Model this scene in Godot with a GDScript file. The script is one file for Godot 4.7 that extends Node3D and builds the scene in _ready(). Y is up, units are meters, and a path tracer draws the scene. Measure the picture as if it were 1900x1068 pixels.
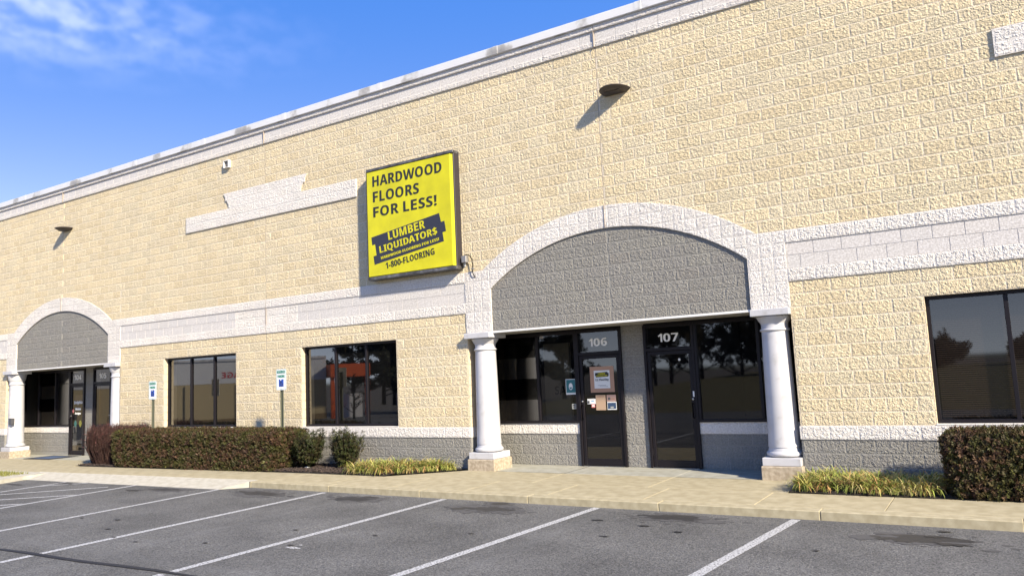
extends Node3D
# A single-storey block-built shopping strip with two arched entries, seen from its parking lot.
# x runs along the front wall, the wall's face is z = 0, the parking lot lies at z > 2.4.

const C := 0.2032          # one course
const B := 0.4064          # one block
const CAM := Vector3(2.5947, 1.7856, 12.4039)
const PX := -6.21          # left end of the near entry
const J1 := -3.07          # control joints
const J2 := -12.09
const J3 := -21.3
const LR := -18.15         # right and left end of the far entry
const LL := -24.55

var rng := RandomNumberGenerator.new()
var names := {}
var mats := {}
var nz := FastNoiseLite.new()
var nz2 := FastNoiseLite.new()
var bold: SystemFont
var serif: SystemFont
var cam: Camera3D

# ------------------------------------------------------------------ mesh helper
class MB:
	var v := PackedVector3Array()
	var n := PackedVector3Array()
	var c := PackedColorArray()
	var ix := PackedInt32Array()
	var col := Color.WHITE
	func tri(a: Vector3, b: Vector3, d: Vector3) -> void:   # counter-clockwise seen from the front
		var m := (b - a).cross(d - a).normalized()
		var s := v.size()
		v.append(a); v.append(b); v.append(d)
		for k in 3:
			n.append(m); c.append(col)
		ix.append(s); ix.append(s + 2); ix.append(s + 1)
	func quad(a: Vector3, b: Vector3, d: Vector3, e: Vector3) -> void:
		tri(a, b, d)
		tri(a, d, e)
	func box(lo: Vector3, hi: Vector3, bev := 0.0) -> void:
		if bev > 0.0:
			return bevel(lo, hi, bev)
		var p := [Vector3(lo.x, lo.y, lo.z), Vector3(hi.x, lo.y, lo.z), Vector3(hi.x, hi.y, lo.z), Vector3(lo.x, hi.y, lo.z), Vector3(lo.x, lo.y, hi.z), Vector3(hi.x, lo.y, hi.z), Vector3(hi.x, hi.y, hi.z), Vector3(lo.x, hi.y, hi.z)]
		for f in [[4, 5, 6, 7], [1, 0, 3, 2], [5, 1, 2, 6], [0, 4, 7, 3], [7, 6, 2, 3], [0, 1, 5, 4]]:
			quad(p[f[0]], p[f[1]], p[f[2]], p[f[3]])
	func bevel(lo: Vector3, hi: Vector3, b: float) -> void:
		var mid := (lo + hi) / 2.0
		var h := (hi - lo) / 2.0
		b = minf(b, minf(h.x, minf(h.y, h.z)) * 0.9)
		var s := [-1.0, 1.0]
		for ax in 3:
			var u := (ax + 1) % 3
			var w := (ax + 2) % 3
			for sg in s:
				var q := []
				for uv in [[-1, -1], [1, -1], [1, 1], [-1, 1]]:
					var p := Vector3.ZERO
					p[ax] = sg * h[ax]
					p[u] = uv[0] * (h[u] - b)
					p[w] = uv[1] * (h[w] - b)
					q.append(mid + p)
				if sg < 0: q.reverse()
				quad(q[0], q[1], q[2], q[3])
		for ax in 3:
			var u := (ax + 1) % 3
			var w := (ax + 2) % 3
			for su in s:
				for sw in s:
					var q := []
					for k in [[-1.0, 0], [1.0, 0], [1.0, 1], [-1.0, 1]]:
						var p := Vector3.ZERO
						p[ax] = k[0] * (h[ax] - b)
						p[u] = su * (h[u] - (b if k[1] == 1 else 0.0))
						p[w] = sw * (h[w] - (0.0 if k[1] == 1 else b))
						q.append(mid + p)
					if su * sw < 0: q.reverse()
					quad(q[0], q[1], q[2], q[3])
		for sx in s:
			for sy in s:
				for sz in s:
					var a: Vector3 = mid + Vector3(sx * h.x, sy * (h.y - b), sz * (h.z - b))
					var d: Vector3 = mid + Vector3(sx * (h.x - b), sy * h.y, sz * (h.z - b))
					var e: Vector3 = mid + Vector3(sx * (h.x - b), sy * (h.y - b), sz * h.z)
					if sx * sy * sz > 0: tri(a, d, e)
					else: tri(a, e, d)
	func lathe(at: Vector3, prof: Array, seg := 32) -> void:    # smooth; prof: [radius, height] from bottom to top
		var base := v.size()
		var m := prof.size()
		for k in m:
			var a: Array = prof[maxi(k - 1, 0)]
			var b: Array = prof[mini(k + 1, m - 1)]
			var t := Vector2(b[0] - a[0], b[1] - a[1]).normalized()
			for j in seg + 1:
				var an := TAU * j / seg
				v.append(at + Vector3(prof[k][0] * cos(an), prof[k][1], prof[k][0] * sin(an)))
				n.append(Vector3(t.y * cos(an), -t.x, t.y * sin(an)).normalized())
				c.append(col)
		for k in m - 1:
			for j in seg:
				var p := base + k * (seg + 1) + j
				var q := p + seg + 1
				for w in [p, p + 1, q + 1, p, q + 1, q]: ix.append(w)
	func tube(pts: Array, rad: Array, seg := 6) -> void:
		var base := v.size()
		var m := pts.size()
		for k in m:
			var d: Vector3 = (pts[mini(k + 1, m - 1)] - pts[maxi(k - 1, 0)]).normalized()
			var s := d.cross(Vector3.UP if absf(d.y) < 0.9 else Vector3.RIGHT).normalized()
			var t := s.cross(d)
			for j in seg + 1:
				var an := TAU * j / seg
				var o := s * cos(an) + t * sin(an)
				v.append(pts[k] + o * float(rad[k]))
				n.append(o); c.append(col)
		for k in m - 1:
			for j in seg:
				var p := base + k * (seg + 1) + j
				var q := p + seg + 1
				for w in [p, q + 1, p + 1, p, q, q + 1]: ix.append(w)
	func prism(poly: PackedVector2Array, z0: float, z1: float) -> void:   # outline in x, y pushed from z0 to z1
		if Geometry2D.is_polygon_clockwise(poly): poly.reverse()
		var t := Geometry2D.triangulate_polygon(poly)
		for k in range(0, t.size(), 3):
			var a := poly[t[k]]
			var b := poly[t[k + 1]]
			var d := poly[t[k + 2]]
			if (b - a).cross(d - a) < 0:
				var w := b
				b = d
				d = w
			tri(Vector3(a.x, a.y, z1), Vector3(b.x, b.y, z1), Vector3(d.x, d.y, z1))
			tri(Vector3(a.x, a.y, z0), Vector3(d.x, d.y, z0), Vector3(b.x, b.y, z0))
		for k in poly.size():
			var a := poly[k]
			var b := poly[(k + 1) % poly.size()]
			quad(Vector3(a.x, a.y, z0), Vector3(b.x, b.y, z0), Vector3(b.x, b.y, z1), Vector3(a.x, a.y, z1))
	func mesh(flat := false) -> ArrayMesh:
		var a := []
		a.resize(Mesh.ARRAY_MAX)
		a[Mesh.ARRAY_VERTEX] = v
		if not flat: a[Mesh.ARRAY_NORMAL] = n
		if c.size() == v.size(): a[Mesh.ARRAY_COLOR] = c
		a[Mesh.ARRAY_INDEX] = ix
		var m := ArrayMesh.new()
		m.add_surface_from_arrays(Mesh.PRIMITIVE_TRIANGLES, a)
		return m

# ------------------------------------------------------------------ object helpers
func numbered(called: String) -> String:
	var k: int = names.get(called, 0)
	names[called] = k + 1
	return called if k == 0 else "%s_%03d" % [called, k]

func tag(o: Node, label := "", category := "", group := "", kind := "") -> void:
	if label: o.set_meta("label", label)
	if category: o.set_meta("category", category)
	if group: o.set_meta("group", group)
	if kind: o.set_meta("kind", kind)

func thing(called: String, at: Vector3, label: String, category: String, group := "") -> Node3D:
	var o := Node3D.new()
	o.name = numbered(called)
	add_child(o)
	o.position = at
	tag(o, label, category, group)
	return o

func put(parent: Node, called: String, mesh: Mesh, m: Material, at := Vector3.ZERO) -> MeshInstance3D:
	var o := MeshInstance3D.new()
	o.name = numbered(called) if parent == self else called
	o.mesh = mesh
	o.material_override = m
	o.position = at
	parent.add_child(o, true)
	return o

func bx(parent: Node, called: String, lo: Vector3, hi: Vector3, m: Material, bev := 0.0) -> MeshInstance3D:
	var mid := Vector3((lo.x + hi.x) / 2, lo.y, (lo.z + hi.z) / 2)
	var b := MB.new()
	b.box(lo - mid, hi - mid, bev)
	return put(parent, called, b.mesh(), m, mid)

func lin(r: float, g: float, b: float) -> Color:
	return Color(r, g, b).linear_to_srgb()

func noise_tex(seed_: int, freq: float, lo: Color, hi: Color, size := 512, octaves := 4, type := FastNoiseLite.TYPE_SIMPLEX_SMOOTH, mids := []) -> NoiseTexture2D:
	var f := FastNoiseLite.new()
	f.seed = seed_
	f.noise_type = type
	f.frequency = freq
	f.fractal_octaves = octaves
	var t := NoiseTexture2D.new()
	t.width = size
	t.height = size
	t.seamless = true
	t.noise = f
	var g := Gradient.new()
	g.offsets = PackedFloat32Array([0.0, 1.0])
	g.colors = PackedColorArray([lo, hi])
	for m in mids:
		g.add_point(m[0], m[1])
	t.color_ramp = g
	return t

func bump_tex(seed_: int, freq: float, strength: float, size := 512, octaves := 4, type := FastNoiseLite.TYPE_SIMPLEX_SMOOTH) -> NoiseTexture2D:
	var t := noise_tex(seed_, freq, Color.BLACK, Color.WHITE, size, octaves, type)
	t.as_normal_map = true
	t.bump_strength = strength
	return t

func mat(called: String, r: float, g: float, b: float, rough := 0.8, spec := 0.5, metal := 0.0) -> StandardMaterial3D:
	if mats.has(called): return mats[called]
	var m := StandardMaterial3D.new()
	m.resource_name = called
	m.albedo_color = lin(r, g, b)
	m.roughness = rough
	m.metallic_specular = spec
	m.metallic = metal
	mats[called] = m
	return m

func textured(m: StandardMaterial3D, tex: Texture2D, per_metre: float, normal: Texture2D = null, nscale := 1.0) -> StandardMaterial3D:
	m.albedo_texture = tex
	m.uv1_triplanar = true
	m.uv1_world_triplanar = true
	m.uv1_scale = Vector3.ONE * per_metre
	if normal:
		m.normal_enabled = true
		m.normal_texture = normal
		m.normal_scale = nscale
	return m

func text(parent: Node, words: String, left: Vector2, right: Vector2, height: float, z: float, m: Material, font: Font = null, called := "lettering") -> MeshInstance3D:
	# fits the words between two points of the base line on a plane that faces +z
	var t := TextMesh.new()
	t.text = words
	t.font = font if font else bold
	t.font_size = 48
	t.pixel_size = 0.01
	t.depth = 0.05
	t.curve_step = 2.0
	t.horizontal_alignment = HORIZONTAL_ALIGNMENT_LEFT
	var bb := t.get_aabb()
	var along := right - left
	var o := put(parent, called, t, m)
	var bs := Basis(Vector3(0, 0, 1), along.angle())
	bs = bs * Basis.from_scale(Vector3(along.length() / bb.size.x, height / bb.size.y, 0.08))
	o.transform = Transform3D(bs, Vector3(left.x, left.y, z) - bs * Vector3(bb.position.x, bb.position.y, bb.position.z))
	return o

# ground height of the pavement: level at the near entry, falling gently to the left
func gy(x: float) -> float:
	return -0.007 * maxf(0.0, -x - 9.5)

# ------------------------------------------------------------------ blocks
var found := []      # every block: [x0, x1, y0, y1, z, type]
var variants := {}

func relief(x: float, y: float, s: float) -> float:
	var a := nz.get_noise_3d(x * 100.0, y * 100.0, s * 37.0)
	var b := nz2.get_noise_3d(x * 100.0, y * 100.0, s * 53.0)
	var d := nz.get_noise_3d(x * 245.0 + 31.0, y * 245.0, s * 29.0)
	return 0.40 + 0.66 * a + 0.30 * b + 0.42 * d

func block_mesh(w: float, h: float, s: int, nx: int, ny: int, amp: float, col: Color) -> MB:
	# a block centred on its face; z = 0 is the mortar
	var m := MB.new()
	var edge := 0.0012 if amp > 0.0 else 0.0055
	for j in ny + 3:
		for i in nx + 3:
			var u := clampf(float(i - 1) / nx, 0.0, 1.0)
			var t := clampf(float(j - 1) / ny, 0.0, 1.0)
			var x := (u - 0.5) * w
			var y := (t - 0.5) * h
			var z := -0.012
			if i > 0 and j > 0 and i < nx + 2 and j < ny + 2:
				var d := minf(minf(u, 1.0 - u) * w, minf(t, 1.0 - t) * h)
				var f := smoothstep(0.0, 0.016, d)
				z = edge + amp * f * maxf(relief(x, y, s), -0.15)
				if amp > 0.0 and d < 0.001:
					x += 0.004 * nz2.get_noise_2d(y * 160.0, s * 11.0)
					y += 0.004 * nz2.get_noise_2d(x * 160.0, s * 17.0)
			m.v.append(Vector3(x, y, z))
			m.c.append(col)
	var row := nx + 3
	for j in ny + 2:
		for i in nx + 2:
			var a := j * row + i
			if (i + j) % 2 == 0:
				for k in [a, a + row + 1, a + 1, a, a + row, a + row + 1]: m.ix.append(k)
			else:
				for k in [a, a + row, a + 1, a + 1, a + row, a + row + 1]: m.ix.append(k)
	return m

func make_variants() -> void:
	var tones := {"tan": Color(0.768, 0.658, 0.448), "white": Color(0.81, 0.775, 0.725), "gray": Color(0.295, 0.287, 0.265), "smooth": Color(0.72, 0.695, 0.665), "gray_smooth": Color(0.28, 0.275, 0.255)}
	for t in tones:
		for half in 2:
			var near := []
			var far := []
			for k in 10:
				var c: Color = tones[t]
				var l := rng.randf_range(0.93, 1.05)
				var warm := rng.randf_range(-0.02, 0.022)
				if t != "tan":
					l = lerpf(l, 1.0, 0.45)
					warm *= 0.25
				c = Color(c.r * l * (1.0 + warm), c.g * l, c.b * l * (1.0 - 2.0 * warm))
				var w := 0.1937 if half else 0.3969
				if t == "smooth" or t == "gray_smooth":
					var b := block_mesh(w, 0.1937, k, 2, 1, 0.0, c)
					near.append(b)
					far.append(b)
				else:
					var am := 0.0088
					near.append(block_mesh(w, 0.1937, k * 2 + half, 14 if half else 28, 14, am, c))
					far.append(block_mesh(w, 0.1937, k * 2 + half, 9 if half else 18, 9, am, c))
			variants[t + str(half)] = [near, far]

func add_block(x0: float, x1: float, y0: float, y1: float, z: float, type: String) -> void:
	if x1 - x0 > 0.035:
		found.append([x0, x1, y0, y1, z, type])

func row(x0: float, x1: float, course: float, h: float, z: float, type: String, step := B) -> void:
	# blocks from x0 to x1 in one course, broken at the control joints, in running bond
	var parts := []
	var cuts := [x0]
	for j in [J3, J2, J1]:
		if j > x0 and j < x1: cuts.append(j)
	cuts.append(x1)
	var odd := (int(floor(course + 0.01)) % 2 + 2) % 2
	for k in cuts.size() - 1:
		var a: float = cuts[k]
		var b: float = cuts[k + 1]
		var mid := (a + b) / 2
		var org := 0.5 * B
		if mid < J3: org = J3
		elif mid < J2: org = J2
		elif mid < J1: org = PX
		var ph := org + (0.5 * step if odd else 0.0)
		var gap := 0.0125
		var x: float = ph + floor((a - ph) / step) * step
		while x < b:
			var l := maxf(x, a)
			var r := minf(x + step, b)
			add_block(l + gap / 2, r - gap / 2, course * C + gap / 2, course * C + h * C - gap / 2, z, type)
			x += step

func place_blocks(parent: Node) -> void:
	var kinds := {}
	for f in found:
		if not kinds.has(f[5]): kinds[f[5]] = []
		var p := Vector3((f[0] + f[1]) / 2, (f[2] + f[3]) / 2, f[4])
		var loc := cam.transform.affine_inverse() * p
		var inside := loc.z < 0 and absf(loc.x / loc.z) < 0.70 and absf(loc.y / loc.z) < 0.41
		var d := p.distance_to(CAM)
		var size: float = (f[1] - f[0]) * (f[3] - f[2]) * (CAM.z - f[4]) / (d * d * d)
		kinds[f[5]].append([size if inside else size * 0.001, f])
	var called := {"tan": "tan_block", "white": "white_block", "gray": "gray_block", "smooth": "smooth_white_block", "gray_smooth": "smooth_gray_block"}
	for t in kinds:
		var list: Array = kinds[t]
		list.sort_custom(func(a, b): return a[0] > b[0])
		var rest := MB.new()
		var meshes := {}
		for k in list.size():
			var f: Array = list[k][1]
			var w: float = f[1] - f[0]
			var h: float = f[3] - f[2]
			var half := 1 if w < 0.28 else 0
			var pick := rng.randi() % 10
			var turn := rng.randi() % 2
			var sx := w / (0.1937 if half else 0.3969)
			var sy := h / 0.1937
			var mid := Vector3((f[0] + f[1]) / 2, (f[2] + f[3]) / 2, f[4])
			if k < 300:
				var key := "%d_%d" % [half, pick]
				if not meshes.has(key): meshes[key] = variants[t + str(half)][0][pick].mesh(true)
				var o := put(parent, called[t], meshes[key], mats["block_" + ("smooth" if t == "smooth" else "gray" if t == "gray_smooth" else t)])
				o.transform = Transform3D(Basis(Vector3(0, 0, 1), PI * turn) * Basis.from_scale(Vector3(sx, sy, 1)), mid)
			else:
				var src: MB = variants[t + str(half)][1][pick]
				var base := rest.v.size()
				var sg := -1.0 if turn else 1.0
				for p in src.v:
					rest.v.append(mid + Vector3(p.x * sx * sg, p.y * sy * sg, p.z))
				rest.c.append_array(src.c)
				for q in src.ix: rest.ix.append(base + q)
		if rest.v.size():
			var o := put(parent, called[t] + "s", rest.mesh(true), mats["block_" + ("smooth" if t == "smooth" else "gray" if t == "gray_smooth" else t)])
			tag(o, "", "", "", "stuff")

func arch_line(cx: float, cy: float, r: float, y0: float, n: int) -> PackedVector2Array:
	# points on the arc from its right foot at height y0 over the top to its left foot
	var a0 := asin((y0 - cy) / r)
	var out := PackedVector2Array()
	for k in n + 1:
		var a := lerpf(a0, PI - a0, float(k) / n)
		out.append(Vector2(cx + r * cos(a), cy + r * sin(a)))
	return out

func arch_ring(parent: Node, xl: float, xr: float) -> void:
	var cx := (xl + xr) / 2
	var half := (xr - xl) / 2 - 3 * C * 1.0
	var spring := 17.1 * C
	var rise := 0.86
	var ri := (half * half + rise * rise) / (2 * rise)
	var cy := spring + rise - ri
	var ro := ri + 0.41
	var outer := PackedVector2Array([Vector2(xr, 13 * C), Vector2(xr, 19 * C)])
	outer.append_array(arch_line(cx, cy, ro, 19 * C, 40))
	outer.append_array(PackedVector2Array([Vector2(xl, 19 * C), Vector2(xl, 13 * C), Vector2(xl + 3 * C, 13 * C)]))
	var inner := arch_line(cx, cy, ri, spring, 40)
	inner.reverse()
	outer.append_array(inner)
	outer.append(Vector2(xr - 3 * C, 13 * C))
	var back := MB.new()
	back.prism(outer, -0.05, 0.018)
	var ring := put(parent, "arch_surround", back.mesh(), mats["white_mortar"])
	tag(ring, "white painted arch and pilasters round the grey panel")
	# the squares of the surround, cut along the two arcs
	var cols := int(round((xr - xl) / C))
	var cw := (xr - xl) / cols
	for j in range(13, 24):
		for i in cols:
			var x0 := xl + i * cw + 0.004
			var x1 := xl + (i + 1) * cw - 0.004
			var y0 := j * C + 0.004
			var y1 := (j + 1) * C - 0.004
			var cell := PackedVector2Array([Vector2(x0, y0), Vector2(x1, y0), Vector2(x1, y1), Vector2(x0, y1)])
			for poly in Geometry2D.intersect_polygons(cell, outer):
				var m := MB.new()
				m.col = Color(0.81, 0.775, 0.725) * rng.randf_range(0.92, 1.06)
				var s := rng.randf() * 90.0
				var mid := Vector2((x0 + x1) / 2, (y0 + y1) / 2)
				var nn := 9
				for b in nn:
					for a in nn:
						var q := PackedVector2Array([Vector2(lerpf(x0, x1, a / 9.0), lerpf(y0, y1, b / 9.0)), Vector2(lerpf(x0, x1, (a + 1) / 9.0), lerpf(y0, y1, b / 9.0)), Vector2(lerpf(x0, x1, (a + 1) / 9.0), lerpf(y0, y1, (b + 1) / 9.0)), Vector2(lerpf(x0, x1, a / 9.0), lerpf(y0, y1, (b + 1) / 9.0))])
						var bits: Array = [q] if poly.size() == 4 and absf(Geometry2D.is_polygon_clockwise(poly) as float) < 2 and poly_area(poly) > 0.999 * (x1 - x0) * (y1 - y0) else Geometry2D.intersect_polygons(q, poly)
						for bit in bits:
							if Geometry2D.is_polygon_clockwise(bit): bit.reverse()
							var p3 := []
							for p in bit:
								var rr: float = p.distance_to(Vector2(cx, cy))
								var d := minf(minf(p.x - x0, x1 - p.x), minf(p.y - y0, y1 - p.y))
								if p.y > 19 * C - 0.01 or absf(p.x - cx) < half + 0.1: d = minf(d, minf(absf(rr - ri), absf(rr - ro)))
								p3.append(Vector3(p.x - mid.x, p.y - mid.y, 0.0012 + 0.0082 * smoothstep(0.0, 0.016, d) * maxf(relief(p.x - mid.x, p.y - mid.y, s), -0.15)))
							for k in range(1, p3.size() - 1): m.tri(p3[0], p3[k], p3[k + 1])
				if m.v.size(): put(ring, "half_block", m.mesh(), mats["block_white"], Vector3(mid.x, mid.y, 0.018))
	# the grey panel under the arch
	for j in range(13, 22):
		var a := xl + 3 * C - 0.2
		var b := xr - 3 * C + 0.2
		var before := found.size()
		row(a, b, j, 1.0, -0.018, "gray")
		var keep := []
		for f in found.slice(before):
			var ok := false
			for p in [Vector2(f[0], f[2]), Vector2(f[1], f[2])]:
				if p.x > xl + 3 * C - 0.42 and p.x < xr - 3 * C + 0.42 and (p.y < spring - 0.01 or p.distance_to(Vector2(cx, cy)) < ri + 0.02): ok = true
			if f[2] > spring + rise: ok = false
			if ok: keep.append(f)
		found = found.slice(0, before)
		found.append_array(keep)
	# tan blocks round it, running behind the ring
	for j in range(19, 24):
		var before := found.size()
		row(xl - 1.0 if false else xl, xr, j, 1.0, 0.0, "tan")
		var keep := []
		for f in found.slice(before):
			for p in [Vector2(f[0], f[3]), Vector2(f[1], f[3])]:
				if p.distance_to(Vector2(cx, cy)) > ro - 0.015:
					keep.append(f)
					break
		found = found.slice(0, before)
		found.append_array(keep)
	# mortar sheet above the arch
	var sheet := PackedVector2Array([Vector2(xr, 19 * C), Vector2(xr, 24 * C), Vector2(xl, 24 * C), Vector2(xl, 19 * C)])
	var mid_arc := arch_line(cx, cy, ri + 0.2, 19 * C, 40)
	mid_arc.reverse()
	sheet.append_array(mid_arc)
	var sm := MB.new()
	sm.prism(sheet, -0.021, 0.0)
	put(parent, "mortar", sm.mesh(), mats["tan_mortar"])

func poly_area(p: PackedVector2Array) -> float:
	var a := 0.0
	for k in p.size(): a += p[k].cross(p[(k + 1) % p.size()])
	return absf(a) / 2

# ------------------------------------------------------------------ shopfront pieces
func node(parent: Node, called: String, at := Vector3.ZERO) -> Node3D:
	var o := Node3D.new()
	o.name = called
	o.position = at
	parent.add_child(o, true)
	return o

func glass_pane(parent: Node, x0: float, x1: float, y0: float, y1: float, z: float, m: Material = null) -> void:
	var b := MB.new()
	b.quad(Vector3(x0, y0, z), Vector3(x1, y0, z), Vector3(x1, y1, z), Vector3(x0, y1, z))
	put(parent, "pane", b.mesh(), m if m else mats["glass"])

func window(bld: Node, x0: float, x1: float, y0: float, y1: float, z: float, bars: Array, label := "", gl: Material = null) -> Node3D:
	# aluminium frame of head, sill, jambs and mullions with a pane in each light
	var w := node(bld, "window")
	if label: w.set_meta("label", label)
	var fr: Material = mats["bronze"]
	var t := 0.05
	bx(w, "head", Vector3(x0, y1 - t, z - 0.06), Vector3(x1, y1, z + 0.04), fr, 0.004)
	bx(w, "sill_bar", Vector3(x0, y0, z - 0.06), Vector3(x1, y0 + t, z + 0.045), fr, 0.004)
	bx(w, "jamb", Vector3(x0, y0 + t, z - 0.06), Vector3(x0 + t, y1 - t, z + 0.04), fr, 0.004)
	bx(w, "jamb", Vector3(x1 - t, y0 + t, z - 0.06), Vector3(x1, y1 - t, z + 0.04), fr, 0.004)
	var xs := [x0 + t]
	for b in bars:
		bx(w, "mullion", Vector3(b - 0.028, y0 + t, z - 0.06), Vector3(b + 0.028, y1 - t, z + 0.038), fr, 0.004)
		xs.append(b - 0.028)
		xs.append(b + 0.028)
	xs.append(x1 - t)
	for k in range(0, xs.size(), 2):
		glass_pane(w, xs[k], xs[k + 1], y0 + t, y1 - t, z, gl)
	return w

func door(bld: Node, x0: float, x1: float, y0: float, number: String, hinge_right: bool, label: String) -> Node3D:
	var d := node(bld, "door")
	d.set_meta("label", label)
	var fr: Material = mats["bronze"]
	var z := -0.93
	var top := 2.585
	var tb := 2.10
	var t := 0.05
	bx(d, "door_frame", Vector3(x0, y0, z - 0.06), Vector3(x0 + t, top, z + 0.05), fr, 0.004)
	bx(d, "door_frame", Vector3(x1 - t, y0, z - 0.06), Vector3(x1, top, z + 0.05), fr, 0.004)
	bx(d, "door_frame", Vector3(x0 + t, top - t, z - 0.06), Vector3(x1 - t, top, z + 0.048), fr, 0.004)
	bx(d, "transom_bar", Vector3(x0 + t, tb, z - 0.06), Vector3(x1 - t, tb + 0.06, z + 0.048), fr, 0.004)
	glass_pane(d, x0 + t, x1 - t, tb + 0.06, top - t, z + 0.01)
	# leaf
	var a := x0 + t + 0.006
	var b := x1 - t - 0.006
	var lo := y0 + 0.02
	var hi := tb - 0.006
	var st := 0.062
	bx(d, "stile", Vector3(a, lo, z - 0.02), Vector3(a + st, hi, z + 0.028), fr, 0.004)
	bx(d, "stile", Vector3(b - st, lo, z - 0.02), Vector3(b, hi, z + 0.028), fr, 0.004)
	bx(d, "rail", Vector3(a + st, hi - 0.065, z - 0.02), Vector3(b - st, hi, z + 0.026), fr, 0.004)
	bx(d, "rail", Vector3(a + st, lo, z - 0.02), Vector3(b - st, lo + 0.12, z + 0.026), fr, 0.004)
	glass_pane(d, a + st, b - st, lo + 0.12, hi - 0.065, z + 0.004)
	bx(d, "threshold", Vector3(x0 + t, y0, z - 0.08), Vector3(x1 - t, y0 + 0.014, z + 0.07), mats["steel"], 0.003)
	# pull handle on the opening side, lock cylinder above it
	var hx := a + st * 0.5 if hinge_right else b - st * 0.5
	var h := MB.new()
	h.tube([Vector3(0, -0.13, 0.028), Vector3(0, -0.13, 0.06), Vector3(0, -0.10, 0.075), Vector3(0, 0.10, 0.075), Vector3(0, 0.13, 0.06), Vector3(0, 0.13, 0.028)], [0.009, 0.009, 0.009, 0.009, 0.009, 0.009], 8)
	put(d, "handle", h.mesh(), fr, Vector3(hx, y0 + 1.02, z))
	var l := MB.new()
	l.lathe(Vector3.ZERO, [[0.0, 0.012], [0.015, 0.012], [0.019, 0.008], [0.019, 0.0]], 14)
	var lk := put(d, "lock", l.mesh(), mats["steel"], Vector3(hx, y0 + 1.22, z + 0.028))
	lk.rotation.x = PI / 2
	for hy in [0.22, 1.05, 1.9]:
		bx(d, "hinge", Vector3((b if hinge_right else a) - 0.012, y0 + hy, z + 0.028), Vector3((b if hinge_right else a) + 0.012, y0 + hy + 0.11, z + 0.04), mats["bronze"], 0.003)
	var mx := (x0 + x1) / 2 + 0.0
	var nw := 0.43
	var wide := [0.095, 0.145, 0.145]
	var nx := mx - nw / 2 + 0.02
	for k in 3:
		text(d, number[k], Vector2(nx, 2.265), Vector2(nx + wide[k] - 0.012, 2.265), 0.15, z + 0.013, mats["number_white"], bold, "digit")
		nx += wide[k] + 0.008
	return d

func column(bld: Node, x: float, y0: float, z: float, label: String) -> void:
	var c := node(bld, "column", Vector3(x, y0, z))
	c.set_meta("label", label)
	var wm: Material = mats["column_white"]
	var s := 0.31
	bx(c, "footing", Vector3(-s, -0.05, -s - 0.01), Vector3(s, 0.21, s + 0.01), mats["footing"], 0.012)
	bx(c, "plinth", Vector3(-0.29, 0.212, -0.29), Vector3(0.29, 0.335, 0.29), wm, 0.008)
	var b := MB.new()
	b.lathe(Vector3.ZERO, [[0.21, 0.337], [0.262, 0.345], [0.278, 0.372], [0.275, 0.40], [0.255, 0.42], [0.243, 0.428], [0.243, 0.45], [0.238, 0.462], [0.232, 0.49]], 48)
	put(c, "column_base", b.mesh(), wm)
	var sh := MB.new()
	var pr := []
	for k in 21:
		var t := k / 20.0
		pr.append([0.231 - 0.026 * pow(t, 1.6) + (0.012 * pow(1.0 - t, 12.0)), 0.488 + t * (2.29 - 0.488)])
	sh.lathe(Vector3.ZERO, pr, 48)
	put(c, "shaft", sh.mesh(), wm)
	var hgt := 13 * C - y0 - 0.003
	var cp := MB.new()
	cp.lathe(Vector3.ZERO, [[0.204, 2.288], [0.222, 2.295], [0.232, 2.312], [0.222, 2.33], [0.206, 2.338], [0.206, 2.40], [0.214, 2.425], [0.238, 2.455], [0.268, hgt - 0.125], [0.282, hgt - 0.11], [0.0, hgt - 0.105]], 48)
	put(c, "capital", cp.mesh(), wm)
	bx(c, "abacus", Vector3(-0.30, hgt - 0.108, -0.30), Vector3(0.30, hgt, 0.30), wm, 0.008)

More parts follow.
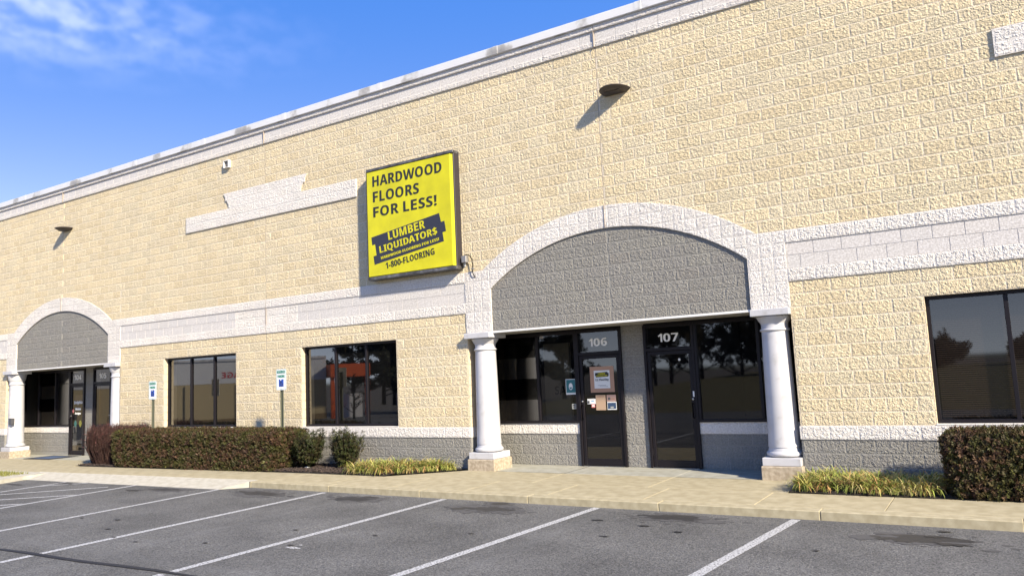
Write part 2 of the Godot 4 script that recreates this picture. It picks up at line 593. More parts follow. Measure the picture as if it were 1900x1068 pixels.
func entry(bld: Node, xr: float, xl: float, doors: Array, y0: float, words: String) -> void:
	var so := 13 * C
	var ex := 0.75
	# soffit boards
	var boards := node(bld, "soffit")
	var x := xl + 3 * C
	var n := 17
	var wd := (xr - xl - 6 * C) / n
	for k in n:
		bx(boards, "board", Vector3(x + k * wd + 0.003, so - 0.02, -0.93), Vector3(x + (k + 1) * wd - 0.003, so - 0.008, -0.052), mats["soffit"], 0.003)
	bx(boards, "board", Vector3(xl - ex, so - 0.022, -0.93), Vector3(xl + 3 * C - 0.003, so - 0.006, -0.39), mats["soffit"])
	bx(boards, "board", Vector3(xr - 3 * C + 0.003, so - 0.022, -0.93), Vector3(xr + ex, so - 0.006, -0.39), mats["soffit"])
	bx(boards, "drip_trim", Vector3(xl + 3 * C, so - 0.026, -0.05), Vector3(xr - 3 * C, so + 0.012, -0.005), mats["trim_white"], 0.004)
	# side walls of the recess
	bx(bld, "recess_wall", Vector3(xl - ex - 0.1, -0.4, -0.99), Vector3(xl - ex, so, -0.38), mats["gray_mortar"])
	bx(bld, "recess_wall", Vector3(xr + ex, -0.4, -0.99), Vector3(xr + ex + 0.1, so, -0.38), mats["gray_mortar"])
	# doors and the pier between them
	var d0: Array = doors[0]
	var d1: Array = doors[1]
	door(bld, d0[0], d0[1], y0, d0[2], true, "glass door numbered %s in a dark bronze frame" % d0[2])
	door(bld, d1[0], d1[1], y0, d1[2], false, "glass door numbered %s in a dark bronze frame" % d1[2])
	var p0: float = d0[1]
	var p1: float = d1[0]
	bx(bld, "pier", Vector3(p0, -0.4, -1.13), Vector3(p1, so, -0.93), mats["gray_mortar"])
	var g := 0.005
	for k in 13:
		var ya := k * C + g
		var yb := (k + 1) * C - g
		var pm := (p0 + p1) / 2
		if k % 2 == 0:
			add_block(p0 + 0.002, p1 - 0.002, ya, yb, -0.93, "gray")
		else:
			add_block(p0 + 0.002, pm - g, ya, yb, -0.93, "gray")
			add_block(pm + g, p1 - 0.002, ya, yb, -0.93, "gray")
	# side lights on knee walls
	for side in [[xl - ex, d0[0]], [d1[1], xr + ex]]:
		var a: float = side[0]
		var b: float = side[1]
		bx(bld, "knee_wall", Vector3(a, -0.4, -1.13), Vector3(b, 3 * C, -0.93), mats["gray_mortar"])
		bx(bld, "knee_wall", Vector3(a, 3 * C, -1.13), Vector3(b, 4 * C, -0.912), mats["white_mortar"])
		for k in range(0, 3): row(a, b, k, 1.0, -0.93, "gray")
		row(a, b, 3, 1.0, -0.912, "white")
		var bars := []
		if b == d0[0]: bars = [b - 0.88, b - 1.93]
		else: bars = [a + 1.12]
		window(bld, a, b, 4 * C, 2.585, -0.93, bars, "side light window beside door %s" % (d0[2] if b == d0[0] else d1[2]))
	bx(bld, "header", Vector3(xl - ex, 2.585, -1.03), Vector3(xr + ex, so - 0.023, -0.935), mats["bronze"])

func jamb_blocks(bld: Node, x: float, face: float, z0: float, z1: float, c0: int, c1: int) -> void:
	# smooth block ends seen on the side of an opening
	for k in range(c0, c1):
		var m: Material = mats["gray_mortar"] if k < 3 else mats["white_mortar"] if k == 3 else mats["jamb_tan"]
		var ext := 0.02 if k == 3 else 0.0
		bx(bld, "jamb_block", Vector3(minf(x, x + face * (0.012 + ext * 0.5)), k * C + 0.003, z0), Vector3(maxf(x, x + face * (0.012 + ext * 0.5)), (k + 1) * C - 0.003, z1 + ext), m, 0.003)

# ------------------------------------------------------------------ planting
func sprig(seed_: int, leaves: int, ln: float, wd: float, len_: float) -> MB:
	var r := RandomNumberGenerator.new()
	r.seed = seed_
	var m := MB.new()
	for k in leaves:
		var t := (k + 0.5) / leaves
		var a := k * 2.4 + r.randf() * 0.6
		var out := Vector3(cos(a), 0.55 + r.randf() * 0.5, sin(a)).normalized()
		var side := out.cross(Vector3.UP).normalized()
		side = (side + Vector3(0, r.randf_range(-0.5, 0.5), 0)).normalized()
		var p := Vector3(0, t * len_, 0)
		var l := ln * r.randf_range(0.7, 1.25)
		var tone := r.randf_range(0.65, 1.0)
		var s0 := m.v.size()
		for q in [p, p + out * l * 0.55 + side * wd, p + out * l, p + out * l * 0.55 - side * wd]:
			m.v.append(q)
			m.c.append(Color(tone, tone, tone))
		for q in [0, 1, 2, 0, 2, 3]: m.ix.append(s0 + q)
	return m

func foliage(parent: Node, called: String, src: MB, m: Material, spots: Array) -> MeshInstance3D:
	# every sprig set down in one mesh
	var out := MB.new()
	for k in spots.size():
		var t: Transform3D = spots[k][0]
		var c: Color = spots[k][1]
		var base := out.v.size()
		out.v.append_array(t * src.v)
		for q in src.c: out.c.append(Color(q.r * c.r, q.g * c.g, q.b * c.b))
		for q in src.ix: out.ix.append(base + q)
	return put(parent, called, out.mesh(true), m)

func aim(up: Vector3, spin: float, s: float, at: Vector3) -> Transform3D:
	up = up.normalized()
	var side := up.cross(Vector3(0.3, 0.2, 0.9)).normalized()
	var b := Basis(side, up, side.cross(up))
	return Transform3D(b * Basis(Vector3.UP, spin) * Basis.from_scale(Vector3.ONE * s), at)

func hedge(label: String, x0: float, x1: float, z0: float, z1: float, h: float, y0: float, density: float, pal: Array, round_: float, rough: float, category := "hedge", called := "hedge") -> void:
	var w := x1 - x0
	var d := z1 - z0
	var o := thing(called, Vector3((x0 + x1) / 2, y0, (z0 + z1) / 2), label, category)
	var spots := []
	var cl := FastNoiseLite.new()
	cl.seed = int(absf(x0) * 37)
	cl.frequency = 1.0
	var faces := [[w * h, 0], [w * h * 0.5, 1], [w * d, 2], [d * h, 3], [d * h, 4]]
	for f in faces:
		var cnt := int(f[0] * density)
		for k in cnt:
			var u := rng.randf() - 0.5
			var t := rng.randf()
			var p: Vector3
			var nrm: Vector3
			match f[1]:
				0:
					p = Vector3(u * w, t * h, d / 2); nrm = Vector3(0, 0, 1)
				1:
					p = Vector3(u * w, t * h, -d / 2); nrm = Vector3(0, 0, -1)
				2:
					p = Vector3(u * w, h, (t - 0.5) * d); nrm = Vector3(0, 1, 0)
				3:
					p = Vector3(w / 2, t * h, u * d); nrm = Vector3(1, 0, 0)
				4:
					p = Vector3(-w / 2, t * h, u * d); nrm = Vector3(-1, 0, 0)
			# round the upper edges, draw in the foot, and let the face swell unevenly
			var top := clampf((p.y - h + round_) / round_, 0.0, 1.0)
			var inx := maxf(absf(p.x) - (w / 2 - round_), 0.0) / round_
			var inz := maxf(absf(p.z) - (d / 2 - round_), 0.0) / round_
			var cut := maxf(0.0, sqrt(top * top + inx * inx + inz * inz) - 1.0) * round_ * 0.8
			p -= Vector3(signf(p.x) * inx, top, signf(p.z) * inz).normalized() * cut
			p.x *= 1.0 - 0.03 * (1.0 - p.y / h)
			var wv := cl.get_noise_3d(p.x * 2.2 + x0, p.y * 2.6, p.z * 2.2) * 0.6 + cl.get_noise_3d(p.x * 6.0 + x0, p.y * 7.0, p.z * 6.0) * 0.5
			p += nrm * (wv * rough - rng.randf() * rng.randf() * 0.12)
			var c: float = cl.get_noise_3d(p.x * 3.0 + 50.0, p.y * 3.5, p.z * 3.0 + x0) * 0.9 + cl.get_noise_3d(p.x * 11.0, p.y * 12.0 + 9.0, p.z * 11.0) * 0.5 + rng.randf_range(-0.35, 0.35)
			var pi: int = clampi(int((c * 0.5 + 0.5) * pal.size()), 0, pal.size() - 1)
			var col: Color = pal[pi] * rng.randf_range(0.65, 1.4)
			var up: Vector3 = nrm * 0.8 + Vector3(0, 0.55, 0) + Vector3(rng.randf() - 0.5, rng.randf() - 0.5, rng.randf() - 0.5) * 1.1
			spots.append([aim(up, rng.randf() * TAU, rng.randf_range(0.7, 1.35), p), col])
	foliage(o, "foliage", sprig(5, 9, 0.034, 0.0065, 0.06), mats["leaf"], spots)
	# stray shoots above the clipped line
	var strays := []
	for k in int(w * 22):
		var q := Vector3((rng.randf() - 0.5) * (w - 0.1), h - 0.03, (rng.randf() - 0.5) * (d - 0.1))
		var n := rng.randi_range(1, 3)
		for j in n:
			strays.append([aim(Vector3(rng.randfn(0, 0.25), 1, rng.randfn(0, 0.25)), rng.randf() * TAU, rng.randf_range(0.7, 1.1), q + Vector3(0, 0.035 * j, 0)), pal[rng.randi() % pal.size()] * rng.randf_range(0.65, 1.4)])
	foliage(o, "shoots", sprig(7, 7, 0.03, 0.006, 0.06), mats["leaf"], strays)
	# the woody inside
	var br := MB.new()
	br.col = Color(0.085, 0.062, 0.045)
	var nb := int(w * 26)
	for k in nb:
		var bp := Vector3((rng.randf() - 0.5) * (w - 0.25), 0.0, (rng.randf() - 0.5) * (d - 0.35))
		var tip := Vector3(clampf(bp.x + rng.randf_range(-0.35, 0.35), -w / 2 + 0.06, w / 2 - 0.06), h * rng.randf_range(0.6, 0.97), clampf(bp.z + rng.randf_range(-0.4, 0.4), -d / 2 + 0.05, d / 2 - 0.05))
		br.tube([bp, bp.lerp(tip, 0.5) + Vector3(rng.randf_range(-0.05, 0.05), 0, rng.randf_range(-0.05, 0.05)), tip], [0.012, 0.008, 0.003], 4)
	put(o, "branches", br.mesh(), mats["bark"])
	# inner growth: the same twigs and needles all through the volume
	var ins := []
	for k in int(w * d * h * 2600):
		var p := Vector3((rng.randf() - 0.5) * (w - 0.12), rng.randf_range(0.05, h - 0.06), (rng.randf() - 0.5) * (d - 0.12))
		ins.append([aim(Vector3(rng.randfn(), 0.6, rng.randfn()), rng.randf() * TAU, rng.randf_range(1.3, 2.4), p), pal[rng.randi() % pal.size()] * rng.randf_range(0.7, 1.3)])
	foliage(o, "inner_foliage", sprig(6, 9, 0.034, 0.0085, 0.06), mats["leaf"], ins)

func loose_shrub(called: String, label: String, at: Vector3, rx: float, rz: float, h: float, n: int, pal: Array, foot: float) -> void:
	var o := thing(called, at, label, "shrub")
	var spots := []
	var br := MB.new()
	br.col = Color(0.085, 0.062, 0.045)
	for k in 60:
		var a := rng.randf() * TAU
		var r := sqrt(rng.randf())
		var tip := Vector3(cos(a) * r * rx, h * rng.randf_range(0.55, 1.0), sin(a) * r * rz)
		var p0 := Vector3(cos(a) * r * rx * 0.2, 0, sin(a) * r * rz * 0.2)
		var midp := p0.lerp(tip, 0.45) + Vector3(cos(a) * rx * 0.12, 0, sin(a) * rz * 0.12)
		br.tube([p0, midp, tip], [0.012, 0.008, 0.003], 4)
		for j in n / 60:
			var t := rng.randf_range(foot, 1.03)
			var q := p0.lerp(midp, t * 2.0) if t < 0.5 else midp.lerp(tip, t * 2.0 - 1.0)
			q += Vector3(rng.randfn(0, 0.035), rng.randfn(0, 0.035), rng.randfn(0, 0.035))
			var up := Vector3(cos(a) * 0.5, 1.0, sin(a) * 0.5) + Vector3(rng.randf() - 0.5, rng.randf() - 0.5, rng.randf() - 0.5) * 1.2
			spots.append([aim(up, rng.randf() * TAU, rng.randf_range(0.7, 1.3), q), pal[rng.randi() % pal.size()] * rng.randf_range(0.7, 1.3)])
	put(o, "branches", br.mesh(), mats["bark"])
	foliage(o, "foliage", sprig(9, 9, 0.034, 0.0065, 0.06), mats["leaf"], spots)

func twiggy_shrub(label: String, at: Vector3, rx: float, rz: float, h: float, stems: int) -> void:
	# a barberry in winter: reddish twigs with few small leaves
	var o := thing("barberry_shrub", at, label, "shrub")
	var tw := MB.new()
	var spots := []
	for k in stems:
		var a := rng.randf() * TAU
		var r := pow(rng.randf(), 0.6)
		var p0 := Vector3(cos(a) * r * rx * 0.82, 0, sin(a) * r * rz * 0.82)
		var tip := Vector3(cos(a) * r * rx, h * rng.randf_range(0.75, 1.03), sin(a) * r * rz)
		var midp := p0.lerp(tip, 0.5) + Vector3(cos(a) * 0.12, 0.03, sin(a) * 0.12) * rng.randf()
		tw.col = Color(0.34, 0.19, 0.16) * rng.randf_range(0.6, 1.4)
		tw.tube([p0, midp, tip], [0.006, 0.0045, 0.002], 3)
		for j in 5:
			var t := rng.randf_range(0.35, 1.0)
			var q := p0.lerp(midp, t * 2.0) if t < 0.5 else midp.lerp(tip, t * 2.0 - 1.0)
			var e := q + Vector3(rng.randfn(0, 0.06), rng.randf_range(0.02, 0.12), rng.randfn(0, 0.06))
			tw.tube([q, e], [0.003, 0.0015], 3)
			if rng.randf() < 0.3:
				spots.append([aim(Vector3(rng.randfn(), 1, rng.randfn()), rng.randf() * TAU, rng.randf_range(0.35, 0.7), e), Color(0.19, 0.07, 0.065) * rng.randf_range(0.6, 1.4)])
	put(o, "twigs", tw.mesh(), mats["bark"])
	foliage(o, "leaves", sprig(12, 6, 0.03, 0.007, 0.05), mats["leaf"], spots)

func blades(label: String, outline: PackedVector2Array, clumps: int) -> void:
	# lilyturf: arching strap leaves in clumps, more than anyone could count
	var m := MB.new()
	var lo := Vector2(1e9, 1e9)
	var hi := -lo
	for p in outline:
		lo = lo.min(p)
		hi = hi.max(p)
	var done := 0
	var pal := [Color(0.22, 0.25, 0.05), Color(0.33, 0.31, 0.09), Color(0.15, 0.19, 0.045), Color(0.42, 0.35, 0.14), Color(0.34, 0.20, 0.08), Color(0.27, 0.29, 0.06)]
	while done < clumps:
		var c := Vector2(rng.randf_range(lo.x, hi.x), rng.randf_range(lo.y, hi.y))
		if not Geometry2D.is_point_in_polygon(c, outline): continue
		done += 1
		var tall := rng.randf_range(0.8, 1.2)
		var tint := rng.randi() % pal.size()
		for k in 34:
			var a := rng.randf() * TAU
			var ln := rng.randf_range(0.20, 0.38) * tall
			var lean := rng.randf_range(0.6, 1.5)
			var dir := Vector3(cos(a), 0, sin(a))
			var side := Vector3(-sin(a), 0, cos(a)) * rng.randf_range(0.006, 0.0105)
			var p := Vector3(c.x + rng.randfn(0, 0.03), gy(c.x) + 0.02, c.y + rng.randfn(0, 0.03))
			var an := PI / 2 - lean * 0.35
			m.col = pal[tint if rng.randf() < 0.55 else rng.randi() % pal.size()] * rng.randf_range(0.7, 1.35)
			var l := p - side
			var r := p + side
			for s in 5:
				var q := p + (dir * cos(an) + Vector3.UP * sin(an)) * ln / 5.0
				q.y = maxf(q.y, gy(q.x) + 0.015)
				an -= lean * 0.46
				var wdt := 1.0 - 0.2 * (s + 1) * (s + 1) / 5.0
				var l2 := q - side * wdt
				var r2 := q + side * wdt
				m.quad(l, r, r2, l2)
				l = l2
				r = r2
				p = q
	var o := put(self, "lilyturf_border", m.mesh(), mats["leaf"])
	tag(o, label, "ground cover", "", "stuff")

# ------------------------------------------------------------------ a bare or leafy tree (seen only mirrored in the windows)
func tree(called: String, label: String, at: Vector3, h: float, spread: float, leafy: int, col: Color, seed_: int) -> void:
	var r := RandomNumberGenerator.new()
	r.seed = seed_
	var o := thing(called, at, label, "tree", "trees across the parking lot")
	var m := MB.new()
	m.col = Color(0.06, 0.05, 0.042)
	var spots := []
	m.tube([Vector3(0, -0.2, 0), Vector3(0.05, h * 0.25, 0), Vector3(0, h * 0.55, 0.05), Vector3(0.03, h * 0.95, 0)], [h * 0.028, h * 0.022, h * 0.014, 0.01], 8)
	put(o, "trunk", m.mesh(), mats["bark"])
	var lm := MB.new()
	lm.col = Color(0.06, 0.05, 0.042)
	for k in 26:
		var y := h * r.randf_range(0.06, 0.85)
		var a := r.randf() * TAU
		var ln := spread * (1.15 - y / h) * r.randf_range(0.7, 1.1)
		var p := Vector3(0, y, 0)
		var e := p + Vector3(cos(a) * ln, ln * r.randf_range(0.35, 0.8), sin(a) * ln)
		var md := p.lerp(e, 0.5) + Vector3(0, -ln * 0.06, 0)
		lm.tube([p, md, e], [h * 0.009, h * 0.006, 0.008], 5)
		for j in 5:
			var q := md.lerp(e, r.randf())
			var f := q + Vector3(r.randfn(0, 0.3), r.randf_range(0.1, 0.5), r.randfn(0, 0.3)) * spread * 0.45
			lm.tube([q, f], [h * 0.004, 0.005], 4)
			for i in leafy:
				var g := q.lerp(f, r.randf()) + Vector3(r.randfn(0, 0.12), r.randfn(0, 0.12), r.randfn(0, 0.12)) * spread * 0.5
				spots.append([aim(Vector3(r.randfn(), 1, r.randfn()), r.randf() * TAU, r.randf_range(5.0, 9.0), g), col * r.randf_range(0.6, 1.4)])
	put(o, "limbs", lm.mesh(), mats["bark"])
	if leafy: foliage(o, "crown", sprig(31, 12, 0.05, 0.016, 0.09), mats["leaf"], spots)

# ------------------------------------------------------------------ the scene
func _ready() -> void:
	rng.seed = 4217
	# --- camera
	cam = Camera3D.new()
	cam.name = "camera"
	cam.position = CAM
	cam.basis = Basis.from_euler(Vector3(0.1135, 0.5557, -0.0456))
	cam.fov = rad_to_deg(2.0 * atan(534.0 / 1417.82))
	cam.near = 0.05
	cam.far = 2000.0
	add_child(cam)
	cam.current = true
	# --- sky, exposure
	var env := Environment.new()
	env.background_mode = Environment.BG_SKY
	env.tonemap_mode = Environment.TONE_MAPPER_LINEAR
	env.tonemap_exposure = 3.1
	env.sdfgi_enabled = true
	env.ssao_enabled = true
	env.ssil_enabled = true
	var sky := ProceduralSkyMaterial.new()
	sky.sky_top_color = lin(0.021, 0.087, 0.285)
	sky.sky_horizon_color = lin(0.62, 0.69, 0.78)
	sky.sky_curve = 0.092
	sky.ground_bottom_color = lin(0.10, 0.10, 0.09)
	sky.ground_horizon_color = lin(0.25, 0.30, 0.36)
	sky.sun_angle_max = 1.0
	sky.sky_cover = clouds()
	sky.sky_cover_modulate = Color(1, 1, 1, 1)
	env.sky = Sky.new()
	env.sky.sky_material = sky
	var we := WorldEnvironment.new()
	we.name = "environment"
	we.environment = env
	add_child(we)
	# --- sun: from the right, 65 degrees off the wall's normal
	var sun := DirectionalLight3D.new()
	sun.name = "sun"
	var az := deg_to_rad(65.0)
	var el := deg_to_rad(31.5)
	var to_sun := Vector3(sin(az) * cos(el), sin(el), cos(az) * cos(el))
	sun.basis = Basis.looking_at(-to_sun, Vector3.UP)
	sun.light_color = Color(1.0, 0.95, 0.86)
	sun.light_energy = 1.06
	sun.light_angular_distance = 2.5
	sun.shadow_enabled = true
	add_child(sun)

	materials()
	make_variants()
	ground()
	building()
	sign_box()
	wall_fittings()
	notices()
	parking_signs()
	planting()
	across_the_lot()

func clouds() -> ImageTexture:
	# thin broken cloud over the whole sky: banks where the slow noise is high, torn by the fast one
	var w := 2048
	var h := 1024
	var im := Image.create(w, h, false, Image.FORMAT_RGBA8)
	im.fill(Color(1, 1, 1, 0))
	var a := FastNoiseLite.new()
	a.seed = 11
	a.frequency = 1.0
	a.fractal_octaves = 3
	var b := FastNoiseLite.new()
	b.seed = 5
	b.frequency = 1.0
	b.fractal_octaves = 4
	b.domain_warp_enabled = true
	b.domain_warp_amplitude = 1.4
	b.domain_warp_frequency = 0.35
	# banks: azimuth, elevation, half width, half height, strength (degrees)
	var banks := [[-66.0, 23.2, 3.2, 1.0, 0.9], [-64.5, 21.3, 4.6, 0.75, 1.0], [-58.8, 20.6, 4.2, 0.45, 0.75], [-60.0, 22.4, 1.6, 0.5, 0.45], [-66.5, 13.0, 2.6, 0.9, 2.6], [-64.0, 15.7, 1.3, 0.4, 1.8], [-62.5, 14.6, 3.0, 0.5, 1.2], [-52.4, 19.9, 1.3, 0.4, 0.55], [-77.0, 23.0, 6.0, 1.4, 0.9], [-82.0, 14.0, 7.0, 1.0, 0.9], [-98.0, 22.0, 9.0, 1.6, 0.9], [-10.0, 38.0, 9.0, 2.0, 0.8], [40.0, 30.0, 10.0, 2.0, 0.9], [110.0, 24.0, 12.0, 2.2, 0.9], [170.0, 20.0, 12.0, 2.0, 0.9], [-140.0, 28.0, 11.0, 2.2, 0.9]]
	for y in range(280, 512):
		var elev := 90.0 - 180.0 * (y + 0.5) / h
		for x in w:
			var azi := 360.0 * (x + 0.5) / w - 180.0
			var s := 0.0
			for k in banks:
				var dx: float = (azi - k[0]) / k[2]
				var dy: float = (elev - k[1]) / k[3]
				var d := dx * dx + dy * dy
				if d < 6.0: s += k[4] * (exp(-d * 0.75) - 0.011)
			if s < 0.01: continue
			var shift := 23.0 if elev < 17.5 else 0.0
			var n1 := a.get_noise_2d(azi * 0.20 + shift, elev * 0.5) * 0.5 + (0.62 if elev < 17.5 else 0.5)
			var n2 := b.get_noise_2d(azi * 0.34 + elev * 0.15 + 40.0, elev * 0.85) * 0.5 + 0.5
			var v := s * (0.12 + 0.88 * smoothstep(0.30, 0.80, n1 * 0.5 + n2 * 0.5)) * 0.6
			if v > 0.004: im.set_pixel(x, y, Color(lin(0.44, 0.40, 0.42), clampf(v, 0.0, 0.85)))
	return ImageTexture.create_from_image(im)

func materials() -> void:
	nz.seed = 3
	nz.noise_type = FastNoiseLite.TYPE_SIMPLEX
	nz.frequency = 0.16
	nz.fractal_octaves = 2
	nz2.seed = 8
	nz2.noise_type = FastNoiseLite.TYPE_CELLULAR
	nz2.cellular_return_type = FastNoiseLite.RETURN_CELL_VALUE
	nz2.frequency = 0.40
	nz2.fractal_octaves = 2
	bold = SystemFont.new()
	bold.font_names = PackedStringArray(["Droid Sans"])
	bold.font_weight = 700
	serif = SystemFont.new()
	serif.font_names = PackedStringArray(["Droid Serif"])
	serif.font_weight = 700
	var grain := noise_tex(21, 0.05, Color(0.80, 0.79, 0.78), Color(1, 1, 1), 512, 5)
	var pits := bump_tex(22, 0.09, 6.0, 512, 4)
	for d in [["block_tan", 0.95], ["block_white", 0.85], ["block_gray", 0.9]]:
		var m := mat(d[0], 1, 1, 1, d[1], 0.3)
		m.vertex_color_use_as_albedo = true
		textured(m, grain, 0.9, pits, 0.8)
	var sm := mat("block_smooth", 1, 1, 1, 0.8, 0.3)
	sm.vertex_color_use_as_albedo = true
	textured(sm, grain, 0.9, pits, 0.18)
	textured(mat("tan_mortar", 0.85, 0.765, 0.62, 0.95, 0.3), grain, 1.1, pits, 0.5)
	textured(mat("jamb_tan", 0.76, 0.65, 0.46, 0.95, 0.3), grain, 1.1, pits, 0.5)
	textured(mat("white_mortar", 0.80, 0.77, 0.725, 0.9, 0.3), grain, 1.1, pits, 0.4)
	textured(mat("gray_mortar", 0.33, 0.325, 0.30, 0.9, 0.3), grain, 1.1, pits, 0.5)
	mat("joint", 0.33, 0.28, 0.23, 0.9)
	mat("bronze", 0.010, 0.008, 0.010, 0.45, 0.35)
	mat("steel", 0.45, 0.44, 0.42, 0.35, 0.5, 1.0)
	mat("number_white", 0.85, 0.85, 0.83, 0.6)
	mat("trim_white", 0.72, 0.71, 0.69, 0.5)
	textured(mat("column_white", 0.51, 0.506, 0.52, 0.42, 0.5), noise_tex(77, 0.012, Color(0.86, 0.85, 0.83), Color(1, 1, 1), 512, 6, FastNoiseLite.TYPE_SIMPLEX_SMOOTH, [[0.35, Color(0.97, 0.97, 0.97)]]), 0.5)
	textured(mat("footing", 0.48, 0.41, 0.31, 0.9), noise_tex(31, 0.03, Color(0.75, 0.73, 0.7), Color(1, 1, 1), 256, 5), 1.5)
	textured(mat("soffit", 0.42, 0.40, 0.36, 0.7), noise_tex(33, 0.02, Color(0.85, 0.85, 0.85), Color(1, 1, 1), 256, 3), 1.0)
	var g := mat("glass", 0.004, 0.004, 0.005, 0.02, 0.75)
	g.transparency = BaseMaterial3D.TRANSPARENCY_ALPHA
	g.albedo_color.a = 0.66
	var gm := mat("glass_coated", 0.006, 0.006, 0.006, 0.02, 0.75)
	gm.transparency = BaseMaterial3D.TRANSPARENCY_ALPHA
	gm.albedo_color.a = 0.85
	gm.clearcoat_enabled = true
	gm.clearcoat = 1.0
	gm.clearcoat_roughness = 0.0
	# paving
	var speck := noise_tex(41, 0.42, lin(0.05, 0.05, 0.052), lin(0.40, 0.395, 0.38), 1024, 2, FastNoiseLite.TYPE_VALUE, [[0.42, lin(0.172, 0.171, 0.168)], [0.62, lin(0.222, 0.220, 0.214)]])
	var asp := textured(mat("asphalt", 1, 1, 1, 0.92, 0.35), speck, 0.22, bump_tex(42, 0.35, 8.0, 1024, 2), 1.0)
	asp.detail_enabled = true
	asp.detail_blend_mode = BaseMaterial3D.BLEND_MODE_MUL
	asp.detail_albedo = noise_tex(43, 0.012, Color(0.80, 0.80, 0.80), Color(1.0, 1.0, 1.0), 512, 6)
	asp.detail_uv_layer = BaseMaterial3D.DETAIL_UV_2
	asp.uv2_triplanar = true
	asp.uv2_world_triplanar = true
	asp.uv2_scale = Vector3.ONE * 0.09
	var conc := noise_tex(51, 0.008, Color(0.86, 0.85, 0.82), Color(1, 1, 1), 1024, 6)
	var cb := bump_tex(52, 0.2, 0.7, 512, 3)
	textured(mat("concrete", 0.42, 0.37, 0.25, 0.9, 0.4), conc, 0.5, cb, 0.5)
	textured(mat("concrete_gray", 0.385, 0.38, 0.33, 0.9, 0.4), conc, 0.5, cb, 0.5)
	textured(mat("concrete_pale", 0.50, 0.475, 0.41, 0.9, 0.4), conc, 0.6, cb, 0.6)
	textured(mat("kerb", 0.43, 0.38, 0.26, 0.9, 0.4), conc, 0.8, cb, 0.7)
	textured(mat("line_paint", 0.50, 0.50, 0.50, 0.8), noise_tex(61, 0.10, Color(0.45, 0.45, 0.45), Color(1, 1, 1), 512, 5, FastNoiseLite.TYPE_SIMPLEX_SMOOTH, [[0.34, Color(0.6, 0.6, 0.6)], [0.42, Color(0.92, 0.92, 0.92)]]), 0.6)
	textured(mat("tar", 0.028, 0.026, 0.027, 0.7), noise_tex(62, 0.1, Color(0.6, 0.6, 0.6), Color(1, 1, 1), 256, 3), 1.0)
	mat("oil", 0.028, 0.027, 0.027, 0.6)
	mat("oil_thin", 0.075, 0.073, 0.073, 0.85)
	textured(mat("mulch", 0.045, 0.033, 0.026, 0.95), noise_tex(71, 0.12, Color(0.4, 0.38, 0.36), Color(1, 1, 1), 512, 4), 1.0, bump_tex(72, 0.12, 10.0, 512, 4), 1.0)
	textured(mat("soil", 0.12, 0.10, 0.07, 0.95), conc, 0.2)
	var lf := mat("leaf", 1, 1, 1, 0.6, 0.35)
	lf.vertex_color_use_as_albedo = true
	lf.cull_mode = BaseMaterial3D.CULL_DISABLED
	lf.backlight_enabled = true
	lf.backlight = Color(0.25, 0.25, 0.2)
	var bk := mat("bark", 1, 1, 1, 0.9)
	bk.vertex_color_use_as_albedo = true
	textured(mat("coping", 0.66, 0.66, 0.66, 0.5, 0.5), noise_tex(81, 0.006, Color(0.6, 0.59, 0.57), Color(1, 1, 1), 1024, 6, FastNoiseLite.TYPE_SIMPLEX_SMOOTH, [[0.24, Color(0.8, 0.79, 0.77)], [0.34, Color(0.97, 0.97, 0.97)]]), 0.13)
	mat("lamp_bronze", 0.045, 0.034, 0.03, 0.5)
	textured(mat("sign_yellow", 0.64, 0.59, 0.004, 0.45), noise_tex(93, 0.008, Color(0.88, 0.88, 0.88), Color(1, 1, 1), 512, 6), 0.35)
	mat("sign_black", 0.022, 0.022, 0.018, 0.5)
	mat("sign_navy", 0.027, 0.028, 0.042, 0.5)
	textured(mat("sign_metal", 0.24, 0.24, 0.245, 0.5, 0.5, 0.4), noise_tex(91, 0.02, Color(0.5, 0.48, 0.46), Color(1, 1, 1), 256, 5), 0.8)
	mat("sign_side", 0.03, 0.025, 0.028, 0.5)
	mat("conduit", 0.30, 0.29, 0.28, 0.5, 0.5, 0.5)
	mat("lens", 0.5, 0.5, 0.48, 0.2)
	mat("interior", 0.06, 0.052, 0.045, 0.9)
	mat("interior_dark", 0.05, 0.045, 0.04, 0.9)
	mat("paper", 0.72, 0.72, 0.70, 0.8)

func asp_y(x: float, z: float) -> float:
	return gy(x) - 0.11 - maxf(0.0, minf(z, 52.0) - 13.0) * 0.0464

func flat_poly(parent: Node, called: String, pts: Array, lift: float, m: Material, on_asphalt := true) -> MeshInstance3D:
	# a thin sheet that follows the paving
	var poly := PackedVector2Array(pts)
	var b := MB.new()
	var t := Geometry2D.triangulate_polygon(poly)
	for k in range(0, t.size(), 3):
		var q := []
		for j in 3:
			var p := poly[t[k + j]]
			q.append(Vector3(p.x, (asp_y(p.x, p.y) if on_asphalt else gy(p.x)) + lift, p.y))
		if (q[1] - q[0]).cross(q[2] - q[0]).y < 0: q.reverse()
		b.tri(q[0], q[1], q[2])
	return put(parent, called, b.mesh(), m)

